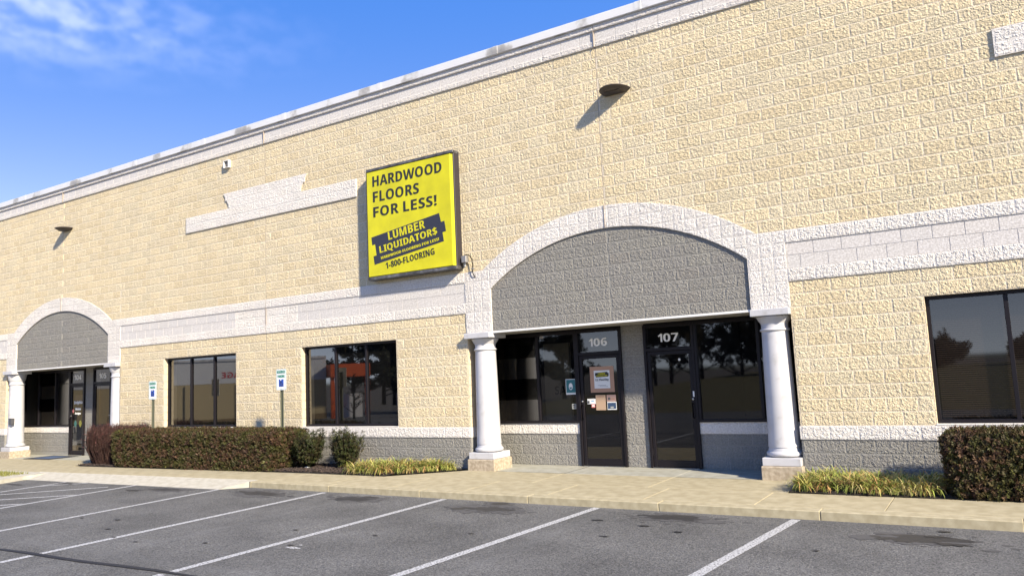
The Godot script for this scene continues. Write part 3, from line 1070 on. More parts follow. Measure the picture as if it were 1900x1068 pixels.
func slab(parent: Node, called: String, pts: Array, m: Material, thick := 0.1) -> void:
	# a paving slab with its edges rounded down; outline in x, z
	var poly := PackedVector2Array(pts)
	if not Geometry2D.is_polygon_clockwise(poly): poly.reverse()
	var inn: Array = Geometry2D.offset_polygon(poly, -0.006, Geometry2D.JOIN_MITER)
	var b := MB.new()
	var top: PackedVector2Array = inn[0] if inn.size() else poly
	var t := Geometry2D.triangulate_polygon(top)
	for k in range(0, t.size(), 3):
		var q := []
		for j in 3: q.append(Vector3(top[t[k + j]].x, gy(top[t[k + j]].x), top[t[k + j]].y))
		if (q[1] - q[0]).cross(q[2] - q[0]).y < 0: q.reverse()
		b.tri(q[0], q[1], q[2])
	if top.size() == poly.size():
		# match the first corners
		var off := 0
		var best := 1e9
		for k in top.size():
			var d := top[k].distance_to(poly[0])
			if d < best:
				best = d
				off = k
		var mid := Vector2.ZERO
		for p in poly: mid += p / poly.size()
		for k in poly.size():
			var p0 := poly[k]
			var p1 := poly[(k + 1) % poly.size()]
			var i0 := top[(k + off) % top.size()]
			var i1 := top[(k + 1 + off) % top.size()]
			var a := Vector3(i0.x, gy(i0.x), i0.y)
			var d := Vector3(i1.x, gy(i1.x), i1.y)
			var e := Vector3(p1.x, gy(p1.x) - 0.005, p1.y)
			var f := Vector3(p0.x, gy(p0.x) - 0.005, p0.y)
			b.quad(a, d, e, f)
			b.quad(f, e, e - Vector3(0, thick, 0), f - Vector3(0, thick, 0))
	put(parent, called, b.mesh(), m)

func line(parent: Node, a: Vector2, b: Vector2, w: float) -> void:
	var d := (b - a).normalized().orthogonal() * w / 2
	flat_poly(parent, "painted_line", [a - d, a + d, b + d, b - d], 0.004, mats["line_paint"])

func blot(parent: Node, called: String, c: Vector2, rx: float, rz: float, seed_: int, m: Material, lift: float) -> void:
	var r := FastNoiseLite.new()
	r.seed = seed_
	r.frequency = 1.0
	var pts := []
	for k in 26:
		var a := TAU * k / 26.0
		var s := 0.75 + 0.5 * r.get_noise_2d(cos(a) * 1.6, sin(a) * 1.6) + 0.35 * r.get_noise_2d(cos(a) * 5.0, sin(a) * 5.0)
		pts.append(c + Vector2(cos(a) * rx, sin(a) * rz) * maxf(s, 0.2))
	flat_poly(parent, called, pts, lift, m)

func ground() -> void:
	# bare earth under everything, out to the horizon
	var e := MB.new()
	e.quad(Vector3(-900, -0.8, 2.2), Vector3(900, -0.8, 2.2), Vector3(900, -0.8, -900), Vector3(-900, -0.8, -900))
	e.quad(Vector3(-900, -3.0, 900), Vector3(900, -3.0, 900), Vector3(900, -3.0, 60), Vector3(-900, -3.0, 60))
	tag(put(self, "ground", e.mesh(), mats["soil"]), "", "", "", "structure")
	# parking lot
	var b := MB.new()
	var xs := [-300.0, -60.0, -30.0, -20.0, -9.5, 10.0, 60.0, 300.0]
	var zs := [2.2, 8.0, 13.0, 30.0, 52.0, 66.0]
	for i in xs.size() - 1:
		for j in zs.size() - 1:
			var p := []
			for q in [[i, j + 1], [i + 1, j + 1], [i + 1, j], [i, j]]:
				p.append(Vector3(xs[q[0]], asp_y(maxf(xs[q[0]], -30.0), zs[q[1]]), zs[q[1]]))
			b.quad(p[0], p[1], p[2], p[3])
	var lot := put(self, "parking_lot", b.mesh(), mats["asphalt"])
	tag(lot, "", "", "", "structure")
	for l in [[0.38, 2.56, -0.12, 7.6], [-2.30, 2.53, -2.63, 7.6], [-4.96, 2.55, -4.95, 7.33], [-7.56, 2.58, -7.44, 7.40], [-10.08, 2.86, -9.72, 7.6], [-12.76, 2.85, -12.2, 7.6], [-15.36, 2.9, -14.85, 7.6], [3.05, 2.56, 2.4, 7.6], [-4.95, 7.41, -4.93, 8.2], [-7.44, 7.48, -7.43, 7.85]]:
		line(lot, Vector2(l[0], l[1]), Vector2(l[2], l[3]), 0.115)
	for l in [[-14.48, 2.82, -15.25, 3.52], [-13.19, 3.20, -15.0, 4.82], [-12.65, 4.11, -14.95, 5.88], [-12.59, 5.16, -14.9, 6.9]]:
		line(lot, Vector2(l[0], l[1]), Vector2(l[2], l[3]), 0.10)
	var seam := []
	for k in 33: seam.append(Vector2(-16.0 + k * 0.6, 7.46 - (-16.0 + k * 0.6 + 8.25) * 0.035 + 0.02 * sin(k * 1.7) - 0.035))
	for k in range(32, -1, -1): seam.append(Vector2(-16.0 + k * 0.6, 7.46 - (-16.0 + k * 0.6 + 8.25) * 0.035 + 0.02 * sin(k * 1.3) + 0.035))
	flat_poly(lot, "tar_seam", seam, 0.009, mats["tar"])
	# oil that dripped where engines stand
	var spots := [[-8.75, 3.0, 0.9, 0.22], [-6.45, 2.95, 0.6, 0.2], [-3.75, 3.1, 0.75, 0.24], [-3.85, 2.66, 0.16, 0.07], [-1.0, 2.9, 0.6, 0.22], [1.75, 3.2, 0.6, 0.2], [-11.3, 3.15, 0.7, 0.14]]
	var sd := 100
	for s in spots:
		# a spatter of drops, thick in the middle
		for layer in 2:
			var b2 := MB.new()
			for k in 260 if layer == 0 else 110:
				var spread_ := 0.42 if layer == 0 else 0.26
				var c := Vector2(s[0] + rng.randfn(0, spread_) * s[2], s[1] + rng.randfn(0, spread_) * s[3] * 1.3)
				var r := rng.randf_range(0.008, 0.045) * (1.0 if k % 12 else 2.4)
				var sx := rng.randf_range(1.0, 2.4)
				var yy := asp_y(c.x, c.y) + 0.003 + 0.0015 * layer + 0.000004 * k
				var p0 := Vector3(c.x, yy, c.y)
				for j in 7:
					var a0 := TAU * j / 7.0
					var a1 := TAU * (j + 1) / 7.0
					b2.tri(p0, p0 + Vector3(cos(a1) * r * sx, 0, sin(a1) * r), p0 + Vector3(cos(a0) * r * sx, 0, sin(a0) * r))
			put(lot, "oil_stain", b2.mesh(), mats["oil_thin"] if layer == 0 else mats["oil"])
	for s in [[2.06, 3.38, 0.2, 0.08], [1.97, 2.76, 0.09, 0.05], [1.9, 3.05, 0.14, 0.07], [-4.72, 5.9, 0.07, 0.035], [-7.5, 6.43, 0.07, 0.03], [-6.9, 6.5, 0.05, 0.03], [-5.4, 5.2, 0.06, 0.03], [-8.2, 6.1, 0.07, 0.04], [-8.8, 5.6, 0.08, 0.04], [-5.9, 6.2, 0.05, 0.03], [-3.0, 4.6, 0.05, 0.03], [-1.4, 4.2, 0.07, 0.03], [-0.7, 3.7, 0.08, 0.04], [0.9, 4.1, 0.05, 0.03], [-4.1, 5.1, 0.05, 0.03], [-9.6, 5.7, 0.06, 0.03], [-12.0, 3.4, 0.3, 0.07], [-15.0, 3.1, 0.4, 0.06], [-16.4, 3.5, 0.4, 0.06], [-1.9, 3.35, 0.12, 0.04], [-1.2, 3.5, 0.1, 0.05]]:
		sd += 1
		blot(lot, "oil_stain", Vector2(s[0], s[1]), s[2], s[3], sd, mats["oil"], 0.0081 + 0.00012 * (sd % 20))
	blot(lot, "paint_splash", Vector2(-4.58, 5.98), 0.14, 0.05, 7, mats["line_paint"], 0.0042)
	blot(lot, "paint_splash", Vector2(-4.60, 5.84), 0.05, 0.025, 8, mats["line_paint"], 0.0042)
	# pavement: slabs, each its own piece
	var walk := Node3D.new()
	walk.name = numbered("sidewalk")
	add_child(walk)
	tag(walk, "", "", "", "structure")
	var under := MB.new()
	under.box(Vector3(-40, -0.72, -1.4), Vector3(7, -0.42, 2.2))
	put(walk, "base_course", under.mesh(), mats["soil"])
	var x := -30.58
	var g := 0.003
	while x < 6.8:
		slab(walk, "slab", [Vector2(x + g, 1.26), Vector2(x + 1.52 - g, 1.26), Vector2(x + 1.52 - g, 2.275), Vector2(x + g, 2.275)], mats["concrete"], 0.25)
		x += 1.52
	var ex := [0.0, -2.05, -4.1, -6.21]
	for k in 3:
		var a: float = ex[k + 1]
		var c: float = ex[k]
		var la := a - 0.7 if k == 2 else a
		var rc := c + 0.7 if k == 0 else c
		slab(walk, "slab", [Vector2(la + g, -0.99), Vector2(rc - g, -0.99), Vector2(rc - g, -0.385), Vector2(c - g, -0.385), Vector2(c - g, 0.12), Vector2(a + g, 0.12), Vector2(a + g, -0.385), Vector2(la + g, -0.385)] if k != 1 else [Vector2(a + g, -0.99), Vector2(c - g, -0.99), Vector2(c - g, 0.12), Vector2(a + g, 0.12)], mats["concrete_gray"], 0.25)
		var fl := -7.35 if k == 2 else a
		var fr := 0.0 if k == 0 else c
		slab(walk, "slab", [Vector2(a + g, 0.13), Vector2(fr - g, 0.13), Vector2(fr - g, 1.25), Vector2(fl + g, 1.25)], mats["concrete"], 0.25)
	for k in 3:
		var c: float = LR - k * 2.13
		var a: float = c - 2.13
		slab(walk, "slab", [Vector2(a - (0.7 if k == 2 else 0.0) + g, -0.99), Vector2(c + (0.7 if k == 0 else 0.0) - g, -0.99), Vector2(c + (0.0 if k == 0 else 0.0) - g, 0.12), Vector2(a + g, 0.12)], mats["concrete_gray"], 0.25)
		slab(walk, "slab", [Vector2(a + g, 0.13), Vector2(c - g, 0.13), Vector2(c - g, 1.25), Vector2(a + g, 1.25)], mats["concrete"], 0.25)
	# kerb stones, then the pale ramp on the left
	x = 6.8
	while x > -9.6:
		var x0 := maxf(x - 2.05, -9.65)
		var k := MB.new()
		k.box(Vector3(x0 + 0.002, -0.35, 2.28), Vector3(x - 0.002, -0.002, 2.50), 0.010)
		put(walk, "kerb_stone", k.mesh(), mats["kerb"])
		x -= 2.05
	var fl := MB.new()
	fl.tri(Vector3(-9.652, -0.003, 2.28), Vector3(-10.12, gy(-10.12) - 0.112, 2.86), Vector3(-9.652, -0.003, 2.50))
	fl.tri(Vector3(-9.652, -0.003, 2.28), Vector3(-10.12, -0.003, 2.28), Vector3(-10.12, gy(-10.12) - 0.112, 2.86))
	fl.tri(Vector3(-9.652, -0.003, 2.50), Vector3(-10.12, gy(-10.12) - 0.112, 2.86), Vector3(-9.652, -0.14, 2.50))
	put(walk, "ramp_flare", fl.mesh(), mats["concrete_pale"])
	x = -10.124
	while x > -17.0:
		var x0 := x - 1.52
		var k := MB.new()
		var ya := gy(x)
		var yb := gy(x0)
		k.quad(Vector3(x0 + 0.004, yb - 0.112, 2.86), Vector3(x - 0.004, ya - 0.112, 2.86), Vector3(x - 0.004, ya - 0.003, 2.28), Vector3(x0 + 0.004, yb - 0.003, 2.28))
		k.quad(Vector3(x0 + 0.004, yb - 0.30, 2.86), Vector3(x - 0.004, ya - 0.30, 2.86), Vector3(x - 0.004, ya - 0.112, 2.86), Vector3(x0 + 0.004, yb - 0.112, 2.86))
		put(walk, "ramp_slab", k.mesh(), mats["concrete_pale"])
		x = x0
	var isl := MB.new()
	isl.prism(PackedVector2Array([Vector2(-30, 2.2), Vector2(-17.3, 2.28), Vector2(-17.25, 2.9), Vector2(-17.0, 3.6), Vector2(-17.4, 6.0), Vector2(-30, 6.0)]), 0.0, 0.20)
	var im := put(walk, "island_kerb", isl.mesh(), mats["concrete_pale"], Vector3(0, -0.075, 0))
	im.rotation.x = PI / 2
	# lawn patch on that island
	var gr := MB.new()
	for k in 9000:
		var p := Vector3(rng.randf_range(-23.0, -17.75), -0.08, rng.randf_range(2.55, 4.2))
		if p.z > 3.0 and p.x > -17.75: continue
		gr.col = Color(0.16, 0.16, 0.04) * rng.randf_range(0.6, 1.5)
		var a := rng.randf() * TAU
		var s := Vector3(cos(a), 0, sin(a)) * 0.006
		gr.tri(p - s, p + s, p + Vector3(rng.randfn(0, 0.02), rng.randf_range(0.04, 0.09), rng.randfn(0, 0.02)))
	tag(put(self, "lawn_grass", gr.mesh(), mats["leaf"]), "patch of short yellowed grass at the left end of the pale ramp", "grass", "", "stuff")
	# mulch beds with chips
	var beds := [[-18.1, -6.3], [0.03, 6.8], [-30.0, LL - 0.05]]
	for bd in beds:
		var m := MB.new()
		var n := int((bd[1] - bd[0]) / 0.12)
		for i in n:
			for j in 10:
				var q := []
				for o in [[0, 1], [1, 1], [1, 0], [0, 0]]:
					var px: float = lerpf(bd[0], bd[1], float(i + o[0]) / n)
					var pz: float = (j + o[1]) * 0.1248
					if bd[0] < -10 and bd[1] > -7:   # the slanted end beside the near column
						px = minf(px, lerpf(-6.28, -7.36, clampf((pz - 0.13) / 1.12, 0.0, 1.0)))
					q.append(Vector3(px, gy(px) + 0.0 + 0.03 * (nz2.get_noise_2d(px * 18.0, pz * 18.0) + 0.7) * (0.3 if pz > 1.2 else 1.0), pz))
				if q[1].x - q[0].x > 0.001 or q[2].x - q[3].x > 0.001: m.quad(q[0], q[1], q[2], q[3])
		tag(put(self, "mulch_bed", m.mesh(), mats["mulch"]), "", "", "", "structure")
	var chips := []
	for k in 5200:
		var px := rng.randf_range(-10.9, -6.9) if k < 4200 else rng.randf_range(-18.0, -16.3)
		var pz := rng.randf_range(0.05, 1.24)
		if px > lerpf(-6.4, -7.45, (pz - 0.13) / 1.12): continue
		chips.append([Transform3D(Basis.from_euler(Vector3(rng.randfn(0, 0.4), rng.randf() * TAU, rng.randfn(0, 0.4))) * Basis.from_scale(Vector3(rng.randf_range(0.5, 1.5), 1, rng.randf_range(0.5, 1.3))), Vector3(px, gy(px) + 0.028 + rng.randf() * 0.02, pz)), Color(0.05, 0.035, 0.028) * rng.randf_range(0.4, 1.7)])
	var chip := MB.new()
	chip.box(Vector3(-0.02, -0.004, -0.006), Vector3(0.02, 0.004, 0.006))
	var cs := foliage(self, "wood_chips", chip, mats["bark"], chips)
	tag(cs, "dark shredded wood chips on the planting bed beside the hedge", "mulch", "", "stuff")

func building() -> void:
	var bld := thing("shop_building", Vector3.ZERO, "long single-storey shop building of cream split-face block with white bands and grey arches", "building")
	var so := 13 * C
	var topy := 40 * C
	# wall core with its openings: [x0, x1, y0, y1]
	var wins := [[1.829, 4.75], [-10.91, -8.04], [-16.13, -13.2]]
	var core := MB.new()
	for r in [[0.0, 1.829], [4.75, 7.0], [-8.04, PX], [-13.2, -10.91], [LR, -16.13], [-30.5, LL]]:
		core.box(Vector3(r[0], -0.6, -0.38), Vector3(r[1], so, 0.0))
	for w in wins: core.box(Vector3(w[0], -0.6, -0.38), Vector3(w[1], 4 * C, 0.0))
	for r in [[0.0, 7.0], [LR, PX], [-30.5, LL]]:
		core.box(Vector3(r[0], so, -0.38), Vector3(r[1], 24 * C, 0.0))
	for r in [[PX, 0.0], [LL, LR]]:
		core.box(Vector3(r[0], so, -0.38), Vector3(r[1], 24 * C, -0.022))
		bx(bld, "panel_mortar", Vector3(r[0] + 0.3, so + 0.002, -0.0222), Vector3(r[1] - 0.3, 22 * C, -0.018), mats["gray_mortar"])
	core.box(Vector3(-30.5, 24 * C, -0.38), Vector3(7.0, topy, 0.0))
	var wall := put(bld, "wall", core.mesh(), mats["tan_mortar"])
	tag(wall, "cream block wall with light mortar joints")
	# other colours of mortar, a little proud
	var segs := [[0.0, 7.0], [LR, PX], [-30.5, LL]]
	for s in segs:
		bx(wall, "mortar", Vector3(s[0], -0.5, 0.0005), Vector3(s[1], 3 * C, 0.003), mats["gray_mortar"])
		bx(wall, "mortar", Vector3(s[0], 3 * C, 0.0), Vector3(s[1], 4 * C, 0.02), mats["white_mortar"])
		bx(wall, "mortar", Vector3(s[0], 15 * C, 0.0), Vector3(s[1], 16 * C, 0.02), mats["white_mortar"])
		bx(wall, "mortar", Vector3(s[0], 16 * C, 0.0), Vector3(s[1], 18 * C, 0.003), mats["white_mortar"])
		bx(wall, "mortar", Vector3(s[0], 18 * C, 0.0), Vector3(s[1], 19 * C, 0.02), mats["white_mortar"])
		for k in 3: row(s[0], s[1], k, 1.0, 0.003, "gray")
		row(s[0], s[1], 3, 1.0, 0.02, "white")
		row(s[0], s[1], 15, 1.0, 0.02, "white")
		row(s[0], s[1], 18, 1.0, 0.02, "white")
		for k in [16, 17]:
			if s[0] == LR:
				row(s[0], -13.2, k, 1.0, 0.003, "smooth")
				row(-13.2, -11.0, k, 1.0, 0.003, "white")
				row(-11.0, s[1], k, 1.0, 0.003, "smooth")
			else:
				row(s[0], s[1], k, 1.0, 0.003, "smooth")
		for k in range(4, 15):
			var cuts := [s[0]]
			if k < 13:
				for w in [wins[2], wins[1], wins[0]]:
					if w[0] > s[0] and w[1] < s[1]:
						cuts.append(w[0])
						cuts.append(w[1])
			cuts.append(s[1])
			for i in range(0, cuts.size(), 2): row(cuts[i], cuts[i + 1], k, 1.0, 0.0, "tan")
	# upper wall; white patterns take the place of tan blocks
	for k in range(19, 38):
		if k < 24:
			for s in segs: row(s[0], s[1], k, 1.0, 0.0, "tan")
		else:
			row(-30.5, 7.0, k, 1.0, 0.0, "tan")
	arch_ring(bld, PX, 0.0)
	arch_ring(bld, LL, LR)
	# stepped white panels: two courses, and two more above
	for d in [[-15.16, -9.06], [3.03, 7.0]]:
		for k in [29, 30]:
			row(d[0], d[1], k, 1.0, 0.032, "white")
		bx(wall, "mortar", Vector3(d[0], 29 * C, 0.0), Vector3(d[1], 31 * C, 0.034), mats["white_mortar"])
	var trap := MB.new()
	trap.prism(PackedVector2Array([Vector2(-13.38, 31 * C), Vector2(-10.88, 31 * C), Vector2(-10.62, 33 * C), Vector2(-13.63, 33 * C)]), 0.0, 0.034)
	put(wall, "mortar", trap.mesh(), mats["white_mortar"])
	for k in [31, 32]:
		var before := found.size()
		row(-13.70, -10.55, k, 1.0, 0.032, "white")
		for f in found.slice(before):
			var t: float = (float(k) + 0.5 - 31.0) / 2.0
			f[0] = maxf(f[0], -13.38 - 0.25 * t)
			f[1] = minf(f[1], -10.88 + 0.26 * t)
		for i in range(found.size() - 1, before - 1, -1):
			if found[i][1] - found[i][0] < 0.04: found.remove_at(i)
	# cornice
	bx(wall, "mortar", Vector3(-30.5, 38 * C, 0.0), Vector3(7.0, 38.5 * C, 0.03), mats["white_mortar"])
	bx(wall, "mortar", Vector3(-30.5, 38.5 * C, 0.0), Vector3(7.0, 39.5 * C, 0.012), mats["white_mortar"])
	bx(wall, "mortar", Vector3(-30.5, 39.5 * C, 0.0), Vector3(7.0, 40 * C, 0.05), mats["white_mortar"])
	row(-30.5, 7.0, 38, 0.5, 0.03, "white")
	row(-30.5, 7.0, 38.5, 1.0, 0.012, "smooth")
	row(-30.5, 7.0, 39.5, 0.5, 0.05, "white")
	var x := 7.0
	while x > -30.4:
		var cp := MB.new()
		var x0 := x - 3.05
		cp.box(Vector3(x0 + 0.003, topy, -0.42), Vector3(x - 0.003, topy + 0.165, 0.10), 0.008)
		cp.box(Vector3(x - 0.07, topy - 0.004, -0.424), Vector3(x + 0.07, topy + 0.169, 0.104), 0.008)
		put(bld, "coping", cp.mesh(), mats["coping"])
		x = x0
	for j in [J1, J2, J3]:
		bx(wall, "control_joint", Vector3(j - 0.006, 0.0 if j == J2 else 24 * C, -0.004), Vector3(j + 0.006, topy, 0.004), mats["joint"])
		bx(wall, "control_joint", Vector3(j - 0.005, 38 * C, 0.0), Vector3(j + 0.005, topy, 0.052), mats["joint"])
		bx(wall, "control_joint", Vector3(j - 0.005, 15 * C if j == J2 else 21.4 * C, 0.0), Vector3(j + 0.005, 19 * C if j == J2 else 23.4 * C, 0.036 if j != J2 else 0.024), mats["joint"])
	# jambs
	jamb_blocks(bld, PX, 1.0, -0.378, 0.0, 0, 13)
	jamb_blocks(bld, 0.0, -1.0, -0.378, 0.0, 0, 13)
	jamb_blocks(bld, LL, 1.0, -0.378, 0.0, 0, 13)
	jamb_blocks(bld, LR, -1.0, -0.378, 0.0, 0, 13)
	for w in wins:
		jamb_blocks(bld, w[0], 1.0, -0.13, 0.0, 4, 13)
		jamb_blocks(bld, w[1], -1.0, -0.13, 0.0, 4, 13)
	# windows
	var wl := ["dark three-light window nearest the right edge", "dark three-light window between the two reserved parking signs and the near column", "dark three-light window above the left hedge"]
	for k in 3:
		var w: Array = wins[k]
		var p: float = (w[1] - w[0] - 0.10) / 3.0
		var wn := window(bld, w[0] + 0.013, w[1] - 0.013, 4 * C + 0.022, so - 0.002, -0.14, [w[0] + 0.05 + p, w[0] + 0.05 + 2 * p], wl[k], mats["glass"] if k == 0 else mats["glass_coated"])
		if k == 0:
			var bl := MB.new()
			for i in 58:
				var y := 4 * C + 0.10 + i * 0.030
				bl.quad(Vector3(w[0] + 0.08, y, -0.235), Vector3(w[1] - 0.08, y, -0.235), Vector3(w[1] - 0.08, y + 0.02, -0.255), Vector3(w[0] + 0.08, y + 0.02, -0.255))
			put(wn, "blind", bl.mesh(), mat("blind", 0.13, 0.085, 0.055, 0.8))
	bx(bld, "sill_cap", Vector3(1.829, 4 * C + 0.001, -0.2), Vector3(4.75, 4 * C + 0.021, 0.022), mats["white_mortar"], 0.004)
	bx(bld, "sill_cap", Vector3(-10.91, 4 * C + 0.001, -0.2), Vector3(-8.04, 4 * C + 0.021, 0.022), mats["white_mortar"], 0.004)
	bx(bld, "sill_cap", Vector3(-16.13, 4 * C + 0.001, -0.2), Vector3(-13.2, 4 * C + 0.021, 0.022), mats["white_mortar"], 0.004)
	# the two entries
	entry(bld, 0.0, PX, [[-4.27, -3.315, "106"], [-2.86, -1.90, "107"]], 0.0, "near")
	entry(bld, LR, LL, [[-22.43, -21.58, "104"], [-21.10, -20.12, "105"]], gy(-21.0), "far")
	place_blocks(wall)
	column(bld, -0.31, 0.0, -0.165, "white round column right of door 107, half in shade")
	column(bld, PX + 0.315, 0.0, -0.165, "white round column left of door 106")
	column(bld, LR - 0.31, gy(LR), -0.165, "white round column at the right of the far entry")
	column(bld, LL + 0.33, gy(LL), -0.165, "white round column at the left of the far entry")
	# rooms behind the glass
	var im: Material = mats["interior"]
	bx(bld, "room_floor", Vector3(-30.4, -0.6, -8.0), Vector3(6.9, -0.012 + gy(-24), -1.0), mats["interior_dark"])
	bx(bld, "room_ceiling", Vector3(-30.4, 2.95, -8.0), Vector3(6.9, 3.05, -0.385), im)
	bx(bld, "room_wall", Vector3(-30.4, -0.5, -8.2), Vector3(6.9, 3.0, -8.0), im)
	for px in [-30.45, -12.2, -3.1, 6.85, -21.34]:
		bx(bld, "room_wall", Vector3(px - 0.06, -0.5, -7.99), Vector3(px + 0.06, 2.94, -1.14 if px > -12 or px < -17 else -0.385), im)
	bx(bld, "roof", Vector3(-30.4, 7.6, -14.0), Vector3(6.9, 7.75, -0.39), mats["interior"])
	bx(bld, "rear_wall", Vector3(-30.5, -0.6, -14.2), Vector3(7.0, 8.1, -14.0), mats["tan_mortar"])
	bx(bld, "side_wall", Vector3(7.0, -0.6, -14.2), Vector3(7.3, 8.1, 0.0), mats["tan_mortar"])
	bx(bld, "side_wall", Vector3(-30.8, -0.6, -14.2), Vector3(-30.5, 8.1, 0.0), mats["tan_mortar"])
	# a few things one sees inside
	var pole := MB.new()
	pole.lathe(Vector3.ZERO, [[0.06, 0.0], [0.06, 2.96]], 16)
	tag(put(self, "interior_post", pole.mesh(), mat("post_beige", 0.30, 0.20, 0.10, 0.7), Vector3(-6.55, -0.1, -1.75)), "thin tan post standing behind the glass left of door 106", "post")
	var panel := thing("display_panel", Vector3(-5.05, -0.1, -1.55), "tall pale display board behind the glass with the letters SA", "display")
	bx(panel, "board", Vector3(-0.30, 0, -0.05), Vector3(0.30, 2.5, 0.05), mat("board_cream", 0.42, 0.38, 0.27, 0.8), 0.01)
	text(panel, "SA", Vector2(-0.06, 1.45), Vector2(0.20, 1.45), 0.17, 0.052, mats["sign_black"])
	for k in 2:
		var pl := bx(self, "plank", Vector3(-0.06, 0, -0.012), Vector3(0.06, 1.3 + 0.3 * k, 0.012), mat("plank_wood", 0.28, 0.17, 0.08, 0.6), 0.003)
		pl.position = Vector3(-4.78 + 0.10 * k, -0.1, -1.48 - 0.03 * k)
		pl.rotation = Vector3(-0.08, 0, 0.10 + 0.05 * k)
		tag(pl, ["shorter wooden plank leaning inside the window left of door 106", "longer wooden plank leaning inside the window left of door 106"][k], "plank", "planks leaning inside the window")
	var carton := thing("cardboard_carton", Vector3(-21.95, gy(-21), -1.35), "brown cardboard carton standing behind the glass of door 104", "carton")
	bx(carton, "carton_body", Vector3(-0.24, 0.02, -0.2), Vector3(0.16, 0.92, 0.2), mat("cardboard", 0.42, 0.28, 0.14, 0.9), 0.006)
	bx(carton, "packing_label", Vector3(-0.22, 0.22, 0.2), Vector3(-0.06, 0.40, 0.203), mats["paper"])
	var cover := bx(self, "paper_blind", Vector3(-20.96, 0.75, -1.02), Vector3(-20.26, 2.02, -1.01), mat("kraft", 0.26, 0.15, 0.075, 0.9))
	tag(cover, "brown paper covering the inside of the glass of door 105", "paper")

func sign_box() -> void:
	var x0 := -8.555
	var x1 := -6.215
	var y0 := 3.925
	var y1 := 6.345
	var s := thing("shop_sign", Vector3((x0 + x1) / 2 - 0.02, y0 + 0.012, 0.012), "large square yellow shop sign box reading HARDWOOD FLOORS FOR LESS", "sign")
	var w := (x1 - x0) / 2
	var h := y1 - y0
	var body := MB.new()
	body.box(Vector3(-w, 0, 0.0), Vector3(w, h, 0.185), 0.006)
	put(s, "cabinet", body.mesh(), mats["sign_side"])
	for r in [[0.0, 0.055], [h - 0.05, h]]:
		bx(s, "retainer", Vector3(-w - 0.006, r[0] - 0.004, 0.05), Vector3(w + 0.006, r[1] + 0.004, 0.222), mats["sign_metal"], 0.006)
	bx(s, "retainer", Vector3(-w - 0.004, 0.06, 0.15), Vector3(-w + 0.012, h - 0.055, 0.219), mats["sign_side"])
	# pan face with sloping edges
	var f := MB.new()
	var a := 0.012
	var e := 0.085
	var o := [Vector3(-w + a, 0.058, 0.175), Vector3(w - a, 0.058, 0.175), Vector3(w - a, h - 0.053, 0.175), Vector3(-w + a, h - 0.053, 0.175)]
	var i := [Vector3(-w + 0.02, 0.075, 0.22), Vector3(w - e, 0.075, 0.22), Vector3(w - e, h - 0.07, 0.22), Vector3(-w + 0.02, h - 0.07, 0.22)]
	f.quad(i[0], i[1], i[2], i[3])
	for k in 4: f.quad(o[k], o[(k + 1) % 4], i[(k + 1) % 4], i[k])
	var face := put(s, "face", f.mesh(), mats["sign_yellow"])
	var c := Vector2((x0 + x1) / 2, y0)
	var bk: Material = mats["sign_black"]
	var ye: Material = mats["sign_yellow"]
	var z := 0.2215
	text(face, "HARDWOOD", Vector2(-8.37, 5.945) - c, Vector2(-6.50, 5.935) - c, 0.222, z, bk)
	text(face, "FLOORS", Vector2(-8.365, 5.603) - c, Vector2(-7.10, 5.593) - c, 0.226, z, bk)
	text(face, "FOR LESS!", Vector2(-8.365, 5.272) - c, Vector2(-6.65, 5.268) - c, 0.218, z, bk)
	var lg := PackedVector2Array()
	for p in [[-8.44, 4.842], [-6.603, 5.10], [-6.560, 4.912], [-6.475, 4.924], [-6.442, 4.708], [-6.531, 4.696], [-6.504, 4.51], [-8.365, 4.243], [-8.391, 4.428], [-8.302, 4.441], [-8.338, 4.684], [-8.42, 4.672]]:
		lg.append(Vector2(p[0], p[1]) - c)
	var l := MB.new()
	l.prism(lg, 0.2205, 0.2225)
	var logo := put(face, "logo_board", l.mesh(), mats["sign_navy"])
	logo.set_meta("label", "dark tilted logo board with notched ends")
	text(face, "LUMBER", Vector2(-7.956, 4.722) - c, Vector2(-6.967, 4.848) - c, 0.172, 0.223, ye)
	text(face, "LIQUIDATOR$", Vector2(-8.202, 4.44) - c, Vector2(-6.655, 4.645) - c, 0.19, 0.223, ye)
	text(face, "HARDWOOD FLOORING FOR LESS!", Vector2(-8.174, 4.337) - c, Vector2(-6.622, 4.543) - c, 0.058, 0.223, ye)
	text(face, "1-800-FLOORING", Vector2(-8.044, 4.122) - c, Vector2(-6.743, 4.275) - c, 0.131, z, bk)
	# wiring
	var wi := thing("electrical_conduit", Vector3(-6.13, 4.05, 0.03), "small grey junction box with a bent conduit at the sign's lower right corner", "conduit")
	bx(wi, "junction_box", Vector3(-0.06, 0, 0.0), Vector3(0.055, 0.14, 0.10), mats["conduit"], 0.008)
	var t := MB.new()
	t.tube([Vector3(-0.02, 0.13, 0.06), Vector3(0.02, 0.155, 0.06), Vector3(0.07, 0.155, 0.05), Vector3(0.12, 0.125, 0.045), Vector3(0.155, 0.06, 0.04), Vector3(0.165, -0.04, 0.035), Vector3(0.158, -0.13, 0.035), Vector3(0.158, -0.20, 0.03), Vector3(0.175, -0.26, 0.025), Vector3(0.19, -0.31, -0.01)], [0.009, 0.009, 0.009, 0.009, 0.009, 0.009, 0.009, 0.009, 0.009, 0.009], 8)
	put(wi, "conduit_pipe", t.mesh(), mats["conduit"])
	bx(wi, "strap", Vector3(0.13, -0.145, 0.0), Vector3(0.20, -0.125, 0.05), mats["conduit"], 0.003)
	bx(wi, "cable_tag", Vector3(-0.03, -0.07, 0.03), Vector3(0.0, -0.005, 0.034), mats["paper"])

